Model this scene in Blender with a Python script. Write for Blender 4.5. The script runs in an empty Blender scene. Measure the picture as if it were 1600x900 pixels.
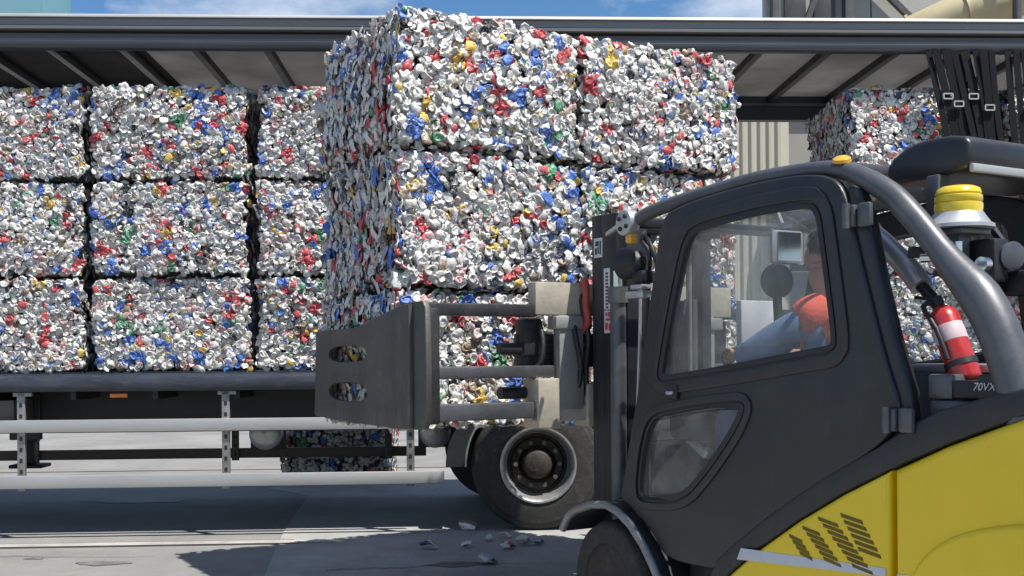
import bpy, bmesh, math, random
import numpy as np
from mathutils import Vector, Matrix
R = math.radians
rnd = random.Random(7)
SC = bpy.context.scene
COL = SC.collection

# ------------------------------------------------------------ camera, sky, sun
cd = bpy.data.cameras.new('camera'); cam = bpy.data.objects.new('camera', cd); COL.objects.link(cam)
cd.sensor_width = 36; cd.lens = 38.63; cd.clip_end = 2000; cd.clip_start = 0.05
cd.shift_y = 110 / 1600
cam.location = (0, 0, 1.35); cam.rotation_euler = (R(90), R(0.47), 0)
SC.camera = cam
cd.dof.use_dof = False

SUN_AZ, SUN_EL = 129.0, 63.5           # azimuth clockwise from +Y
w = bpy.data.worlds.new('World'); SC.world = w; w.use_nodes = True
nt = w.node_tree; N = nt.nodes; L = nt.links
bg = N['Background']; bg.inputs['Strength'].default_value = 0.078
sky = N.new('ShaderNodeTexSky'); sky.sky_type = 'NISHITA'; sky.sun_disc = False
sky.sun_elevation = R(SUN_EL); sky.sun_rotation = R(SUN_AZ); sky.air_density = 1.0; sky.dust_density = 0.3; sky.ozone_density = 2.5
tc = N.new('ShaderNodeTexCoord'); mp = N.new('ShaderNodeMapping'); mp.inputs['Scale'].default_value = (1, 1, 2.4)
mp.inputs['Location'].default_value = (2.0, 1.4, 0.1)
no = N.new('ShaderNodeTexNoise'); no.inputs['Scale'].default_value = 2.6; no.inputs['Detail'].default_value = 8; no.inputs['Roughness'].default_value = 0.58
cr = N.new('ShaderNodeValToRGB'); cr.color_ramp.elements[0].position = 0.50; cr.color_ramp.elements[1].position = 0.72
mx = N.new('ShaderNodeMix'); mx.data_type = 'RGBA'; mx.inputs['B'].default_value = (9.5, 9.7, 10.0, 1)
L.new(tc.outputs['Generated'], mp.inputs['Vector']); L.new(mp.outputs[0], no.inputs['Vector'])
L.new(no.outputs['Fac'], cr.inputs['Fac']); L.new(cr.outputs['Color'], mx.inputs['Factor'])
hs = N.new('ShaderNodeHueSaturation'); hs.inputs['Saturation'].default_value = 1.25; hs.inputs['Value'].default_value = 1.12
L.new(sky.outputs[0], hs.inputs['Color']); L.new(hs.outputs[0], mx.inputs['A']); L.new(mx.outputs['Result'], bg.inputs['Color'])

sd = bpy.data.lights.new('sun', 'SUN'); sd.energy = 4.8; sd.angle = R(0.55); sd.color = (1, 0.955, 0.89)
so = bpy.data.objects.new('sun', sd); COL.objects.link(so)
az, el = R(SUN_AZ), R(SUN_EL)
sv = Vector((math.sin(az) * math.cos(el), math.cos(az) * math.cos(el), math.sin(el)))
so.rotation_euler = sv.to_track_quat('Z', 'Y').to_euler(); so.location = sv * 30

SC.view_settings.view_transform = 'Standard'; SC.view_settings.look = 'None'
SC.view_settings.exposure = 0.6; SC.view_settings.gamma = 1
SC.view_settings.use_curve_mapping = False
SC.render.engine = 'CYCLES'
SC.cycles.max_bounces = 8; SC.cycles.transparent_max_bounces = 16; SC.cycles.sample_clamp_indirect = 4

# ------------------------------------------------------------ materials
def mat(name, col, rough=0.6, metal=0.0, var=0.15, scale=6.0, bump=0.0, dirt=0.0, dirtcol=(0.16, 0.14, 0.12), bscale=60, stretch=(1, 1, 1), coat=0.0):
    m = bpy.data.materials.new(name); m.use_nodes = True
    n = m.node_tree.nodes; l = m.node_tree.links; p = n['Principled BSDF']
    col = tuple(c * .82 for c in col); dirtcol = tuple(c * .82 for c in dirtcol)
    p.inputs['Roughness'].default_value = rough; p.inputs['Metallic'].default_value = metal
    p.inputs['Coat Weight'].default_value = coat; p.inputs['Coat Roughness'].default_value = 0.12
    t = n.new('ShaderNodeTexCoord'); g = n.new('ShaderNodeMapping'); g.inputs['Scale'].default_value = stretch
    l.new(t.outputs['Object'], g.inputs['Vector'])
    a = n.new('ShaderNodeTexNoise'); a.inputs['Scale'].default_value = scale; a.inputs['Detail'].default_value = 6; a.inputs['Roughness'].default_value = 0.65
    l.new(g.outputs[0], a.inputs['Vector'])
    r = n.new('ShaderNodeValToRGB')
    r.color_ramp.elements[0].position = 0.3; r.color_ramp.elements[1].position = 0.7
    r.color_ramp.elements[0].color = tuple(c * (1 - var) for c in col) + (1,)
    r.color_ramp.elements[1].color = tuple(min(1, c * (1 + var)) for c in col) + (1,)
    l.new(a.outputs['Fac'], r.inputs['Fac']); out = r.outputs['Color']
    if dirt > 0:
        b = n.new('ShaderNodeTexNoise'); b.inputs['Scale'].default_value = scale * 2.7; b.inputs['Detail'].default_value = 9; b.inputs['Roughness'].default_value = 0.75
        l.new(g.outputs[0], b.inputs['Vector'])
        q = n.new('ShaderNodeValToRGB'); q.color_ramp.elements[0].position = 0.5; q.color_ramp.elements[1].position = 0.75
        q.color_ramp.elements[1].color = (dirt, dirt, dirt, 1)
        l.new(b.outputs['Fac'], q.inputs['Fac'])
        x = n.new('ShaderNodeMix'); x.data_type = 'RGBA'; x.inputs['B'].default_value = dirtcol + (1,)
        l.new(q.outputs['Color'], x.inputs['Factor']); l.new(out, x.inputs['A']); out = x.outputs['Result']
    l.new(out, p.inputs['Base Color'])
    rr = n.new('ShaderNodeMapRange'); rr.inputs['To Min'].default_value = max(0.05, rough - 0.12); rr.inputs['To Max'].default_value = min(1, rough + 0.15)
    l.new(a.outputs['Fac'], rr.inputs['Value']); l.new(rr.outputs[0], p.inputs['Roughness'])
    if bump > 0:
        c = n.new('ShaderNodeTexNoise'); c.inputs['Scale'].default_value = bscale; c.inputs['Detail'].default_value = 5
        l.new(t.outputs['Object'], c.inputs['Vector'])
        d = n.new('ShaderNodeBump'); d.inputs['Strength'].default_value = bump; d.inputs['Distance'].default_value = 0.01
        l.new(c.outputs['Fac'], d.inputs['Height']); l.new(d.outputs[0], p.inputs['Normal'])
    return m

M = {}
M['concrete'] = mat('concrete', (0.262, 0.256, 0.245), 0.9, 0, 0.22, 0.7, 0.6, 0.75, (0.18, 0.17, 0.155), 90)
M['patch'] = mat('patched_concrete', (0.38, 0.377, 0.367), 0.85, 0, 0.2, 1.3, 0.6, 0.6, (0.22, 0.215, 0.2), 110)
M['joint'] = mat('joint', (0.07, 0.065, 0.06), 0.95, 0, 0.3, 5)
M['oil'] = mat('oil_stain', (0.17, 0.165, 0.155), 0.6, 0, 0.35, 9, 0.2)
M['pale'] = mat('painted_sun_sliver', (0.42, 0.40, 0.37), 0.9, 0, 0.25, 3, 0.4, 0.3)  # paler ground tone for the painted sliver of sun
M['alu'] = mat('brushed_aluminium', (0.52, 0.515, 0.50), 0.42, 0.45, 0.08, 3, 0.0, 0.2, (0.4, 0.39, 0.37), 60, (0.4, 1, 3))
M['alu_rail'] = mat('roof_rail_aluminium', (0.24, 0.232, 0.22), 0.36, 0.5, 0.06, 2, 0, 0.15, (0.3, 0.3, 0.3), 60, (0.2, 1, 4))
M['galv'] = mat('galvanised_steel', (0.33, 0.325, 0.31), 0.5, 0.6, 0.2, 14, 0.1, 0.35)
M['chassis'] = mat('dark_chassis_paint', (0.018, 0.019, 0.022), 0.55, 0.1, 0.3, 4, 0.15, 0.3, (0.06, 0.055, 0.05))
M['deckrail'] = mat('scuffed_deck_edge', (0.055, 0.065, 0.085), 0.5, 0.4, 0.3, 6, 0.2, 0.55, (0.15, 0.145, 0.14), 60, (0.4, 1, 2))
M['blue_rail'] = mat('blue_grey_rail', (0.080, 0.088, 0.104), 0.4, 0.45, 0.15, 4, 0.05, 0.3, (0.16, 0.16, 0.17), 60, (0.2, 1, 3))
M['brownrail'] = mat('brown_far_rail', (0.16, 0.14, 0.125), 0.6, 0.4, 0.2, 5, 0.1, 0.3)  # brown tone, darker than the near guard rails
M['black'] = mat('black_plastic', (0.016, 0.017, 0.02), 0.5, 0, 0.2, 8, 0.15, 0.15, (0.06, 0.06, 0.06))
M['cab'] = mat('charcoal_cab_paint', (0.024, 0.0255, 0.029), 0.36, 0.1, 0.15, 2.5, 0.06, 0.35, (0.07, 0.068, 0.064), 120)
M['cabtrim'] = mat('charcoal_trim', (0.023, 0.0245, 0.028), 0.48, 0, 0.15, 4, 0.15, 0.25, (0.09, 0.09, 0.09), 150)
M['mast'] = mat('black_mast_steel', (0.022, 0.025, 0.032), 0.42, 0.35, 0.25, 6, 0.1, 0.25, (0.08, 0.075, 0.07))
M['tube'] = mat('grey_guard_tube', (0.115, 0.12, 0.13), 0.38, 0.35, 0.12, 5, 0.05, 0.3, (0.26, 0.26, 0.25))
M['steelgrey'] = mat('worn_clamp_steel', (0.105, 0.098, 0.09), 0.5, 0.35, 0.3, 4, 0.15, 0.6, (0.22, 0.20, 0.175), 80, (1, 1, 0.35))
M['steeldark'] = mat('dark_clamp_steel', (0.05, 0.05, 0.052), 0.5, 0.5, 0.25, 7, 0.12, 0.4, (0.16, 0.15, 0.14))
M['steelarm'] = mat('scraped_arm_steel', (0.15, 0.155, 0.165), 0.42, 0.6, 0.2, 8, 0.1, 0.4, (0.09, 0.085, 0.08))
M['beige'] = mat('beige_clamp_paint', (0.46, 0.42, 0.34), 0.55, 0.05, 0.12, 6, 0.1, 0.55, (0.2, 0.17, 0.14))
M['greygreen'] = mat('grey_clamp_beam', (0.30, 0.31, 0.29), 0.5, 0.15, 0.12, 6, 0.1, 0.45, (0.15, 0.14, 0.12))
M['chrome'] = mat('chrome', (0.75, 0.76, 0.78), 0.18, 0.95, 0.05, 10)
M['silver'] = mat('silver_paint', (0.55, 0.56, 0.58), 0.35, 0.5, 0.1, 10, 0, 0.25, (0.25, 0.24, 0.22))
M['yellow'] = mat('yellow_truck_paint', (0.98, 0.68, 0.008), 0.34, 0, 0.05, 1.6, 0.02, 0.13, (0.55, 0.40, 0.03), 200, coat=0.25)
M['yvent'] = mat('painted_vent_shade', (0.17, 0.115, 0.006), 0.7, 0, 0.2, 8)  # dark yellow that paints the shade inside the vent slots
M['amber'] = mat('amber_lens', (0.80, 0.42, 0.03), 0.22, 0, 0.08, 20, coat=0.5)
M['beacon'] = mat('yellow_beacon_lens', (0.85, 0.62, 0.03), 0.2, 0, 0.08, 20, coat=0.6)
M['orange_lamp'] = mat('orange_marker', (0.85, 0.25, 0.03), 0.3, 0, 0.1, 20)
M['sticker'] = mat('pale_sticker', (0.66, 0.68, 0.72), 0.45, 0, 0.06, 12, 0, 0.25, (0.4, 0.4, 0.4))
M['pinksticker'] = mat('pink_sticker', (0.66, 0.52, 0.55), 0.5, 0, 0.1, 12)
M['ink'] = mat('ink', (0.03, 0.03, 0.035), 0.6, 0, 0.1, 12)
M['redink'] = mat('red_ink', (0.45, 0.05, 0.08), 0.6, 0, 0.1, 12)
M['tyre'] = mat('tyre_rubber', (0.032, 0.030, 0.028), 0.75, 0, 0.3, 9, 0.3, 0.6, (0.11, 0.10, 0.09), 90)
M['rimdark'] = mat('dirty_wheel_disc', (0.05, 0.042, 0.036), 0.65, 0.4, 0.4, 16, 0.3, 0.5, (0.15, 0.12, 0.10))
M['rimlip'] = mat('silver_rim_lip', (0.50, 0.50, 0.49), 0.38, 0.65, 0.15, 12, 0.05, 0.3)
M['red'] = mat('extinguisher_red', (0.50, 0.03, 0.03), 0.3, 0, 0.08, 8, coat=0.4)
M['hose'] = mat('red_hose', (0.42, 0.06, 0.05), 0.5, 0, 0.15, 10)
M['jeans'] = mat('blue_work_cloth', (0.13, 0.22, 0.42), 0.9, 0, 0.2, 18, 0.4, 0.2, (0.08, 0.13, 0.26), 220)
M['vest'] = mat('orange_red_vest', (0.85, 0.12, 0.07), 0.8, 0, 0.1, 14, 0.3)
M['reflect'] = mat('reflective_tape', (0.7, 0.7, 0.68), 0.4, 0.2, 0.05, 20)
M['skin'] = mat('skin', (0.50, 0.28, 0.19), 0.5, 0, 0.08, 14, 0.05)
M['hair'] = mat('brown_hair', (0.06, 0.035, 0.02), 0.6, 0, 0.3, 40, 0.4)
M['seat'] = mat('black_seat_vinyl', (0.022, 0.022, 0.024), 0.55, 0, 0.2, 10, 0.2)
M['strap'] = mat('black_webbing', (0.010, 0.0105, 0.012), 0.7, 0, 0.3, 12, 0.3, 0.12, (0.05, 0.05, 0.05), 150)
M['strap'].node_tree.nodes['Principled BSDF'].inputs['Specular IOR Level'].default_value = 0.15
M['cream'] = mat('cream_cladding', (0.56, 0.52, 0.42), 0.55, 0.1, 0.06, 1.2, 0, 0.12, (0.4, 0.36, 0.3), 60, (1, 1, 0.2))
M['greypanel'] = mat('grey_wall_panel', (0.42, 0.41, 0.38), 0.7, 0, 0.1, 0.8, 0.1, 0.25, (0.28, 0.27, 0.25), 30)
M['braces'] = mat('dark_steel_brace', (0.10, 0.10, 0.105), 0.55, 0.3, 0.2, 4)
M['teal'] = mat('teal_surface', (0.16, 0.34, 0.40), 0.6, 0, 0.05, 0.5)
M['duct'] = mat('pale_yellow_duct', (0.52, 0.45, 0.27), 0.5, 0.05, 0.10, 1.6, 0.1, 0.4, (0.42, 0.32, 0.16))

def translucent(name, col, tr=0.5):
    m = bpy.data.materials.new(name); m.use_nodes = True
    n = m.node_tree.nodes; l = m.node_tree.links; n.remove(n['Principled BSDF'])
    d = n.new('ShaderNodeBsdfDiffuse'); t = n.new('ShaderNodeBsdfTranslucent'); x = n.new('ShaderNodeMixShader')
    a = n.new('ShaderNodeTexNoise'); a.inputs['Scale'].default_value = 1.7; a.inputs['Detail'].default_value = 5
    tcx = n.new('ShaderNodeTexCoord'); l.new(tcx.outputs['Object'], a.inputs['Vector'])
    r = n.new('ShaderNodeValToRGB'); r.color_ramp.elements[0].color = tuple(c * 0.7 for c in col) + (1,); r.color_ramp.elements[1].color = col + (1,)
    r.color_ramp.elements[0].position = 0.35; r.color_ramp.elements[1].position = 0.65
    l.new(a.outputs['Fac'], r.inputs['Fac']); l.new(r.outputs[0], d.inputs['Color']); l.new(r.outputs[0], t.inputs['Color'])
    x.inputs[0].default_value = tr; l.new(d.outputs[0], x.inputs[1]); l.new(t.outputs[0], x.inputs[2])
    l.new(x.outputs[0], n['Material Output'].inputs['Surface'])
    return m
M['roofskin'] = translucent('translucent_roof_sheet', (0.50, 0.49, 0.475), 0.36)
M['roofdark'] = mat('dark_roof_panel', (0.011, 0.012, 0.013), 0.6, 0, 0.25, 3, 0.2)
M['roofdark'].node_tree.nodes['Principled BSDF'].inputs['Specular IOR Level'].default_value = 0.08

def glassmat(name, tint, dust, glossf=1.0):
    m = bpy.data.materials.new(name); m.use_nodes = True
    n = m.node_tree.nodes; l = m.node_tree.links; n.remove(n['Principled BSDF'])
    t = n.new('ShaderNodeBsdfTransparent'); t.inputs['Color'].default_value = tint + (1,)
    g = n.new('ShaderNodeBsdfGlossy'); g.inputs['Roughness'].default_value = 0.03
    lw_ = n.new('ShaderNodeLayerWeight'); pw_ = n.new('ShaderNodeMath'); pw_.operation = 'POWER'; pw_.inputs[1].default_value = 4
    f = n.new('ShaderNodeMath'); f.operation = 'MULTIPLY_ADD'; f.inputs[1].default_value = .9; f.inputs[2].default_value = .03
    l.new(lw_.outputs['Facing'], pw_.inputs[0]); l.new(pw_.outputs[0], f.inputs[0])
    x = n.new('ShaderNodeMixShader'); l.new(f.outputs[0], x.inputs[0]); l.new(t.outputs[0], x.inputs[1]); l.new(g.outputs[0], x.inputs[2])
    d = n.new('ShaderNodeBsdfDiffuse'); d.inputs['Color'].default_value = (0.55, 0.55, 0.53, 1)
    a = n.new('ShaderNodeTexNoise'); a.inputs['Scale'].default_value = 5; a.inputs['Detail'].default_value = 3; a.inputs['Roughness'].default_value = 0.7
    tcx = n.new('ShaderNodeTexCoord'); l.new(tcx.outputs['Object'], a.inputs['Vector'])
    r = n.new('ShaderNodeMapRange'); r.inputs['From Min'].default_value = 0.35; r.inputs['From Max'].default_value = 0.75
    r.inputs['To Min'].default_value = dust * 0.4; r.inputs['To Max'].default_value = dust * 1.8
    l.new(a.outputs['Fac'], r.inputs['Value'])
    y = n.new('ShaderNodeMixShader'); l.new(r.outputs[0], y.inputs[0]); l.new(x.outputs[0], y.inputs[1]); l.new(d.outputs[0], y.inputs[2])
    l.new(y.outputs[0], n['Material Output'].inputs['Surface'])
    return m
M['glass'] = glassmat('dusty_cab_glass', (0.95, 0.96, 0.96), 0.085)
M['mirror'] = mat('mirror_glass', (0.7, 0.72, 0.74), 0.05, 1.0, 0.02, 5)

def canmat(name):
    m = bpy.data.materials.new(name); m.use_nodes = True
    n = m.node_tree.nodes; l = m.node_tree.links; p = n['Principled BSDF']
    a = n.new('ShaderNodeAttribute'); a.attribute_name = 'can_colour'
    l.new(a.outputs['Alpha'], p.inputs['Metallic'])
    t0 = n.new('ShaderNodeTexCoord')
    v1 = n.new('ShaderNodeTexNoise'); v1.inputs['Scale'].default_value = 70; v1.inputs['Detail'].default_value = 3; v1.inputs['Roughness'].default_value = .7
    l.new(t0.outputs['Object'], v1.inputs['Vector'])
    r1 = n.new('ShaderNodeValToRGB'); r1.color_ramp.elements[0].position = .56; r1.color_ramp.elements[1].position = .62
    r1.color_ramp.elements[1].color = (.40, .40, .40, 1); l.new(v1.outputs['Fac'], r1.inputs['Fac'])
    x1 = n.new('ShaderNodeMix'); x1.data_type = 'RGBA'; x1.inputs['B'].default_value = (.64, .628, .60, 1)
    l.new(r1.outputs[0], x1.inputs['Factor']); l.new(a.outputs['Color'], x1.inputs['A'])
    v2 = n.new('ShaderNodeTexNoise'); v2.inputs['Scale'].default_value = 33; v2.inputs['Detail'].default_value = 6; v2.inputs['Roughness'].default_value = .8
    l.new(t0.outputs['Object'], v2.inputs['Vector'])
    r2 = n.new('ShaderNodeValToRGB'); r2.color_ramp.elements[0].position = .57; r2.color_ramp.elements[1].position = .66
    r2.color_ramp.elements[1].color = (.65, .65, .65, 1); l.new(v2.outputs['Fac'], r2.inputs['Fac'])
    x2 = n.new('ShaderNodeMix'); x2.data_type = 'RGBA'; x2.inputs['B'].default_value = (.10, .078, .058, 1)
    l.new(r2.outputs[0], x2.inputs['Factor']); l.new(x1.outputs['Result'], x2.inputs['A']); l.new(x2.outputs['Result'], p.inputs['Base Color'])
    p.inputs['Roughness'].default_value = 0.55
    t = n.new('ShaderNodeTexCoord'); c = n.new('ShaderNodeTexNoise'); c.inputs['Scale'].default_value = 45; c.inputs['Detail'].default_value = 4
    l.new(t.outputs['Object'], c.inputs['Vector'])
    d = n.new('ShaderNodeBump'); d.inputs['Strength'].default_value = 0.6; d.inputs['Distance'].default_value = 0.012
    l.new(c.outputs['Fac'], d.inputs['Height']); l.new(d.outputs[0], p.inputs['Normal'])
    return m
M['cans'] = canmat('crushed_can_metal')

# ------------------------------------------------------------ mesh helpers
def link(name, me, m=None, parent=None, loc=None, rotz=None, smooth=None):
    o = bpy.data.objects.new(name, me); COL.objects.link(o)
    if m is not None:
        for k in (m if isinstance(m, (list, tuple)) else [m]):
            me.materials.append(M[k] if isinstance(k, str) else k)
    if parent is not None: o.parent = parent
    if loc is not None: o.location = loc
    if rotz is not None: o.rotation_euler = (0, 0, rotz)
    if smooth is not None:
        me.shade_smooth(); me.set_sharp_from_angle(angle=R(smooth))
    return o

class MB:
    def __init__(s): s.bm = bmesh.new()
    def box(s, x0, x1, y0, y1, z0, z1, bev=0.0, mx=None, mi=0, segs=2):
        b = bmesh.new(); bmesh.ops.create_cube(b, size=1)
        for v in b.verts:
            v.co = Vector(((x0 + x1) / 2 + v.co.x * (x1 - x0), (y0 + y1) / 2 + v.co.y * (y1 - y0), (z0 + z1) / 2 + v.co.z * (z1 - z0)))
        if bev > 0: bmesh.ops.bevel(b, geom=b.edges[:], offset=bev, segments=segs, affect='EDGES', profile=0.5)
        s._merge(b, mx, mi); return s
    def _merge(s, b, mx=None, mi=0):
        if mx is not None: bmesh.ops.transform(b, matrix=mx, verts=b.verts)
        for f in b.faces: f.material_index = mi
        me = bpy.data.meshes.new('tmp'); b.to_mesh(me); b.free(); s.bm.from_mesh(me); bpy.data.meshes.remove(me)
    def cyl(s, p0, p1, r0, r1=None, seg=20, bev=0, mi=0):
        p0, p1 = Vector(p0), Vector(p1); r1 = r0 if r1 is None else r1
        d = p1 - p0; b = bmesh.new()
        bmesh.ops.create_cone(b, cap_ends=True, segments=seg, radius1=r0, radius2=r1, depth=d.length)
        if bev > 0:
            es = [e for e in b.edges if len(e.link_faces) == 2 and any(len(f.verts) > 4 for f in e.link_faces)]
            bmesh.ops.bevel(b, geom=es, offset=bev, segments=2, affect='EDGES', profile=0.5)
        mx = Matrix.Translation((p0 + p1) / 2) @ d.to_track_quat('Z', 'Y').to_matrix().to_4x4()
        s._merge(b, mx, mi); return s
    def bar(s, p0, p1, a, bdim, bev=0, up=(0, 0, 1), mi=0):      # rectangular bar
        p0, p1 = Vector(p0), Vector(p1); d = p1 - p0; z = d.normalized(); u = Vector(up)
        x = u.cross(z)
        if x.length < 1e-4: x = Vector((1, 0, 0))
        x.normalize(); y = z.cross(x)
        mx = Matrix((x, y, z)).transposed().to_4x4(); mx.translation = (p0 + p1) / 2
        s.box(-a / 2, a / 2, -bdim / 2, bdim / 2, -d.length / 2, d.length / 2, bev, mx, mi); return s
    def tube(s, pts, r, seg=12, mi=0, cap=True):
        pts = [Vector(p) for p in pts]; n = len(pts); rr = r if isinstance(r, (list, tuple)) else [r] * n
        rings = []; prev = None
        for i, p in enumerate(pts):
            t = (pts[min(i + 1, n - 1)] - pts[max(i - 1, 0)]).normalized()
            if prev is None:
                a = Vector((0, 0, 1)) if abs(t.z) < 0.9 else Vector((1, 0, 0)); x = a.cross(t).normalized()
            else:
                x = (prev - t * prev.dot(t)).normalized()
            prev = x; y = t.cross(x)
            rings.append([s.bm.verts.new(p + (x * math.cos(k * 2 * math.pi / seg) + y * math.sin(k * 2 * math.pi / seg)) * rr[i]) for k in range(seg)])
        for i in range(n - 1):
            for k in range(seg):
                f = s.bm.faces.new((rings[i][k], rings[i][(k + 1) % seg], rings[i + 1][(k + 1) % seg], rings[i + 1][k])); f.material_index = mi
        if cap:
            s.bm.faces.new(rings[0][::-1]).material_index = mi; s.bm.faces.new(rings[-1]).material_index = mi
        return s
    def lathe(s, prof, origin, axis, seg=40, mi=0, cap=True):              # prof: (along, radius), axis direction
        o = Vector(origin); q = Vector(axis).to_track_quat('Z', 'Y'); rings = []
        for (h, r) in prof:
            rings.append([s.bm.verts.new(o + q @ Vector((r * math.cos(k * 2 * math.pi / seg), r * math.sin(k * 2 * math.pi / seg), h))) for k in range(seg)])
        for i in range(len(prof) - 1):
            for k in range(seg):
                f = s.bm.faces.new((rings[i][k], rings[i][(k + 1) % seg], rings[i + 1][(k + 1) % seg], rings[i + 1][k])); f.material_index = mi
        for rg, rv in ((rings[0], True), (rings[-1], False)) if cap else ():
            try: s.bm.faces.new(rg[::-1] if rv else rg).material_index = mi
            except ValueError: pass
        return s
    def poly_prism(s, pts3, off, mi=0):                          # planar polygon extruded by a vector
        a = [s.bm.verts.new(Vector(p)) for p in pts3]; b = [s.bm.verts.new(Vector(p) + Vector(off)) for p in pts3]
        n = len(a)
        for f in [a[::-1], b] + [[a[i], a[(i + 1) % n], b[(i + 1) % n], b[i]] for i in range(n)]:
            s.bm.faces.new(f).material_index = mi
        return s
    def build(s, name, m, parent=None, smooth=35, **k):
        bmesh.ops.recalc_face_normals(s.bm, faces=s.bm.faces[:])
        me = bpy.data.meshes.new(name); s.bm.to_mesh(me); s.bm.free()
        return link(name, me, m, parent, smooth=smooth, **k)

def chaikin(pts, it=2, keep=0.22):
    for _ in range(it):
        q = []
        for i in range(len(pts)):
            a, b = pts[i], pts[(i + 1) % len(pts)]
            q.append((a[0] * (1 - keep) + b[0] * keep, a[1] * (1 - keep) + b[1] * keep))
            q.append((a[0] * keep + b[0] * (1 - keep), a[1] * keep + b[1] * (1 - keep)))
        pts = q
    return pts
def inset(pts, d):
    n = len(pts); out = []
    ar = sum(pts[i][0] * pts[(i + 1) % n][1] - pts[(i + 1) % n][0] * pts[i][1] for i in range(n))
    s = 1 if ar > 0 else -1
    for i in range(n):
        a, b, c = Vector(pts[i - 1]), Vector(pts[i]), Vector(pts[(i + 1) % n])
        n1 = Vector((-(b - a).y, (b - a).x)).normalized(); n2 = Vector((-(c - b).y, (c - b).x)).normalized()
        m = (n1 + n2); m = m / max(0.4, m.length_squared / 2) if m.length > 1e-6 else n1
        out.append(tuple(b + m * d * s))
    return out
def plate(name, polys, y0, y1, m, parent, bev=0.008, smooth=40, bres=2):
    """flat panel: outlines in the local x,z plane (first outline outer, others holes), thickness y0..y1"""
    cu = bpy.data.curves.new('tmpc', 'CURVE'); cu.dimensions = '2D'; cu.fill_mode = 'BOTH'
    for p in polys:
        sp = cu.splines.new('POLY'); sp.points.add(len(p) - 1); sp.use_cyclic_u = True
        for k, (a, b) in enumerate(p): sp.points[k].co = (a, b, 0, 1)
    cu.extrude = abs(y1 - y0) / 2 - bev; cu.bevel_depth = bev; cu.bevel_resolution = bres; cu.offset = -bev
    to = bpy.data.objects.new('tmpo', cu); COL.objects.link(to)
    dg = bpy.context.evaluated_depsgraph_get(); me = bpy.data.meshes.new_from_object(to.evaluated_get(dg))
    bpy.data.objects.remove(to); bpy.data.curves.remove(cu)
    bm = bmesh.new(); bm.from_mesh(me); bmesh.ops.remove_doubles(bm, verts=bm.verts[:], dist=1e-5)
    for v in bm.verts: v.co = Vector((v.co.x, (y0 + y1) / 2 + v.co.z, v.co.y))
    bmesh.ops.reverse_faces(bm, faces=bm.faces[:])
    bmesh.ops.recalc_face_normals(bm, faces=bm.faces[:])
    me.materials.clear(); bm.to_mesh(me); bm.free(); me.name = name
    return link(name, me, m, parent, smooth=smooth)

def tag(o, label=None, cat=None, group=None, kind=None):
    if label: o['label'] = label
    if cat: o['category'] = cat
    if group: o['group'] = group
    if kind: o['kind'] = kind
    return o
def empty(name, loc=(0, 0, 0), rotz=0.0, **k):
    o = bpy.data.objects.new(name, None); COL.objects.link(o); o.empty_display_size = 0.2
    o.location = loc; o.rotation_euler = (0, 0, rotz); return tag(o, **k)
def dup(o, parent):
    c = o.copy(); COL.objects.link(c); c.parent = parent
    for ch in list(o.children): dup(ch, c)
    return c

# ------------------------------------------------------------ ground
def sheet(name, pts, z, m):
    me = bpy.data.meshes.new(name); me.from_pydata([(x, y, z) for x, y in pts], [], [tuple(range(len(pts)))])
    return tag(link(name, me, m), kind='structure')
sheet('ground', [(-400, -60), (400, -60), (400, 700), (-400, 700)], 0.0, 'concrete')
sheet('yard_patch', [(-1.30, 5.0), (-1.46, 6.2), (-1.62, 7.3), (-1.80, 8.6), (-2.03, 10.9), (-2.6, 11.6), (-2.2, 12.3), (14, 12.6), (14, 3.0), (-1.2, 3.0)], 0.004, 'patch')
TR = R(2.6)
def tw(x, y, z=0.0):       # trailer frame to world
    return Vector((x * math.cos(TR) - y * math.sin(TR), 8.5 + x * math.sin(TR) + y * math.cos(TR), z))
def strip(name, x0, x1, y0, y1, z, m):
    return sheet(name, [tw(a, b).xy for a, b in ((x0, y0), (x1, y0), (x1, y1), (x0, y1))], z, m)
strip('paving_joint', -9, -1.66, -0.20, -0.165, 0.004, 'joint')
strip('paving_joint', -9, -1.6, -0.37, -0.345, 0.004, 'joint')
strip('sunlit_strip', -9, -1.25, -0.34, -0.205, 0.008, 'pale')  # pale strip paints in the sliver of sun along the trailer
def blot(name, cx, cy, r, z, m, sq=.5):
    n = 26; ph = [rnd.uniform(0, 6.28) for _ in range(4)]
    sheet(name, [(cx + r * (1 + .22 * math.sin(2 * t + ph[0]) + .14 * math.sin(5 * t + ph[1]) + .08 * math.sin(9 * t + ph[2])) * math.cos(t), cy + sq * r * (1 + .2 * math.sin(3 * t + ph[3]) + .12 * math.sin(7 * t + ph[1])) * math.sin(t)) for t in [2 * math.pi * k / n for k in range(n)]], z, m)
blot('oil_stain', -2.75, 7.35, .16, .004, 'oil'); blot('oil_stain', -3.3, 7.55, .07, .004, 'oil'); blot('oil_stain', -.35, 7.2, .2, .008, 'oil'); blot('oil_stain', .25, 6.7, .1, .008, 'oil')
blot('oil_stain', -3.6, 10.6, .5, .004, 'oil', .3); blot('oil_stain', -2.9, 16.5, .8, .004, 'oil', .4); blot('oil_stain', -6.0, 15.5, .5, .004, 'oil', .4)
def crack(pts, wd, z):
    up, dn = [], []
    for i, (x, y) in enumerate(pts):
        w_ = wd * (1 - i / len(pts)) + .002; up.append((x, y + w_)); dn.append((x + w_, y - w_))
    sheet('crack', up + dn[::-1], z, 'joint')
x_, y_, cp = -4.2, 7.75, []
for k in range(22): cp.append((x_, y_)); x_ += rnd.uniform(.04, .12); y_ += rnd.uniform(-.05, .035)
crack(cp, .006, .006)
x_, y_, cp = -1.2, 7.0, []
for k in range(20): cp.append((x_, y_)); x_ += rnd.uniform(.04, .12); y_ += rnd.uniform(-.04, .055)
crack(cp, .005, .010)
strip('yard_joint', -40, 3.0, 5.2, 5.26, 0.004, 'joint')

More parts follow.
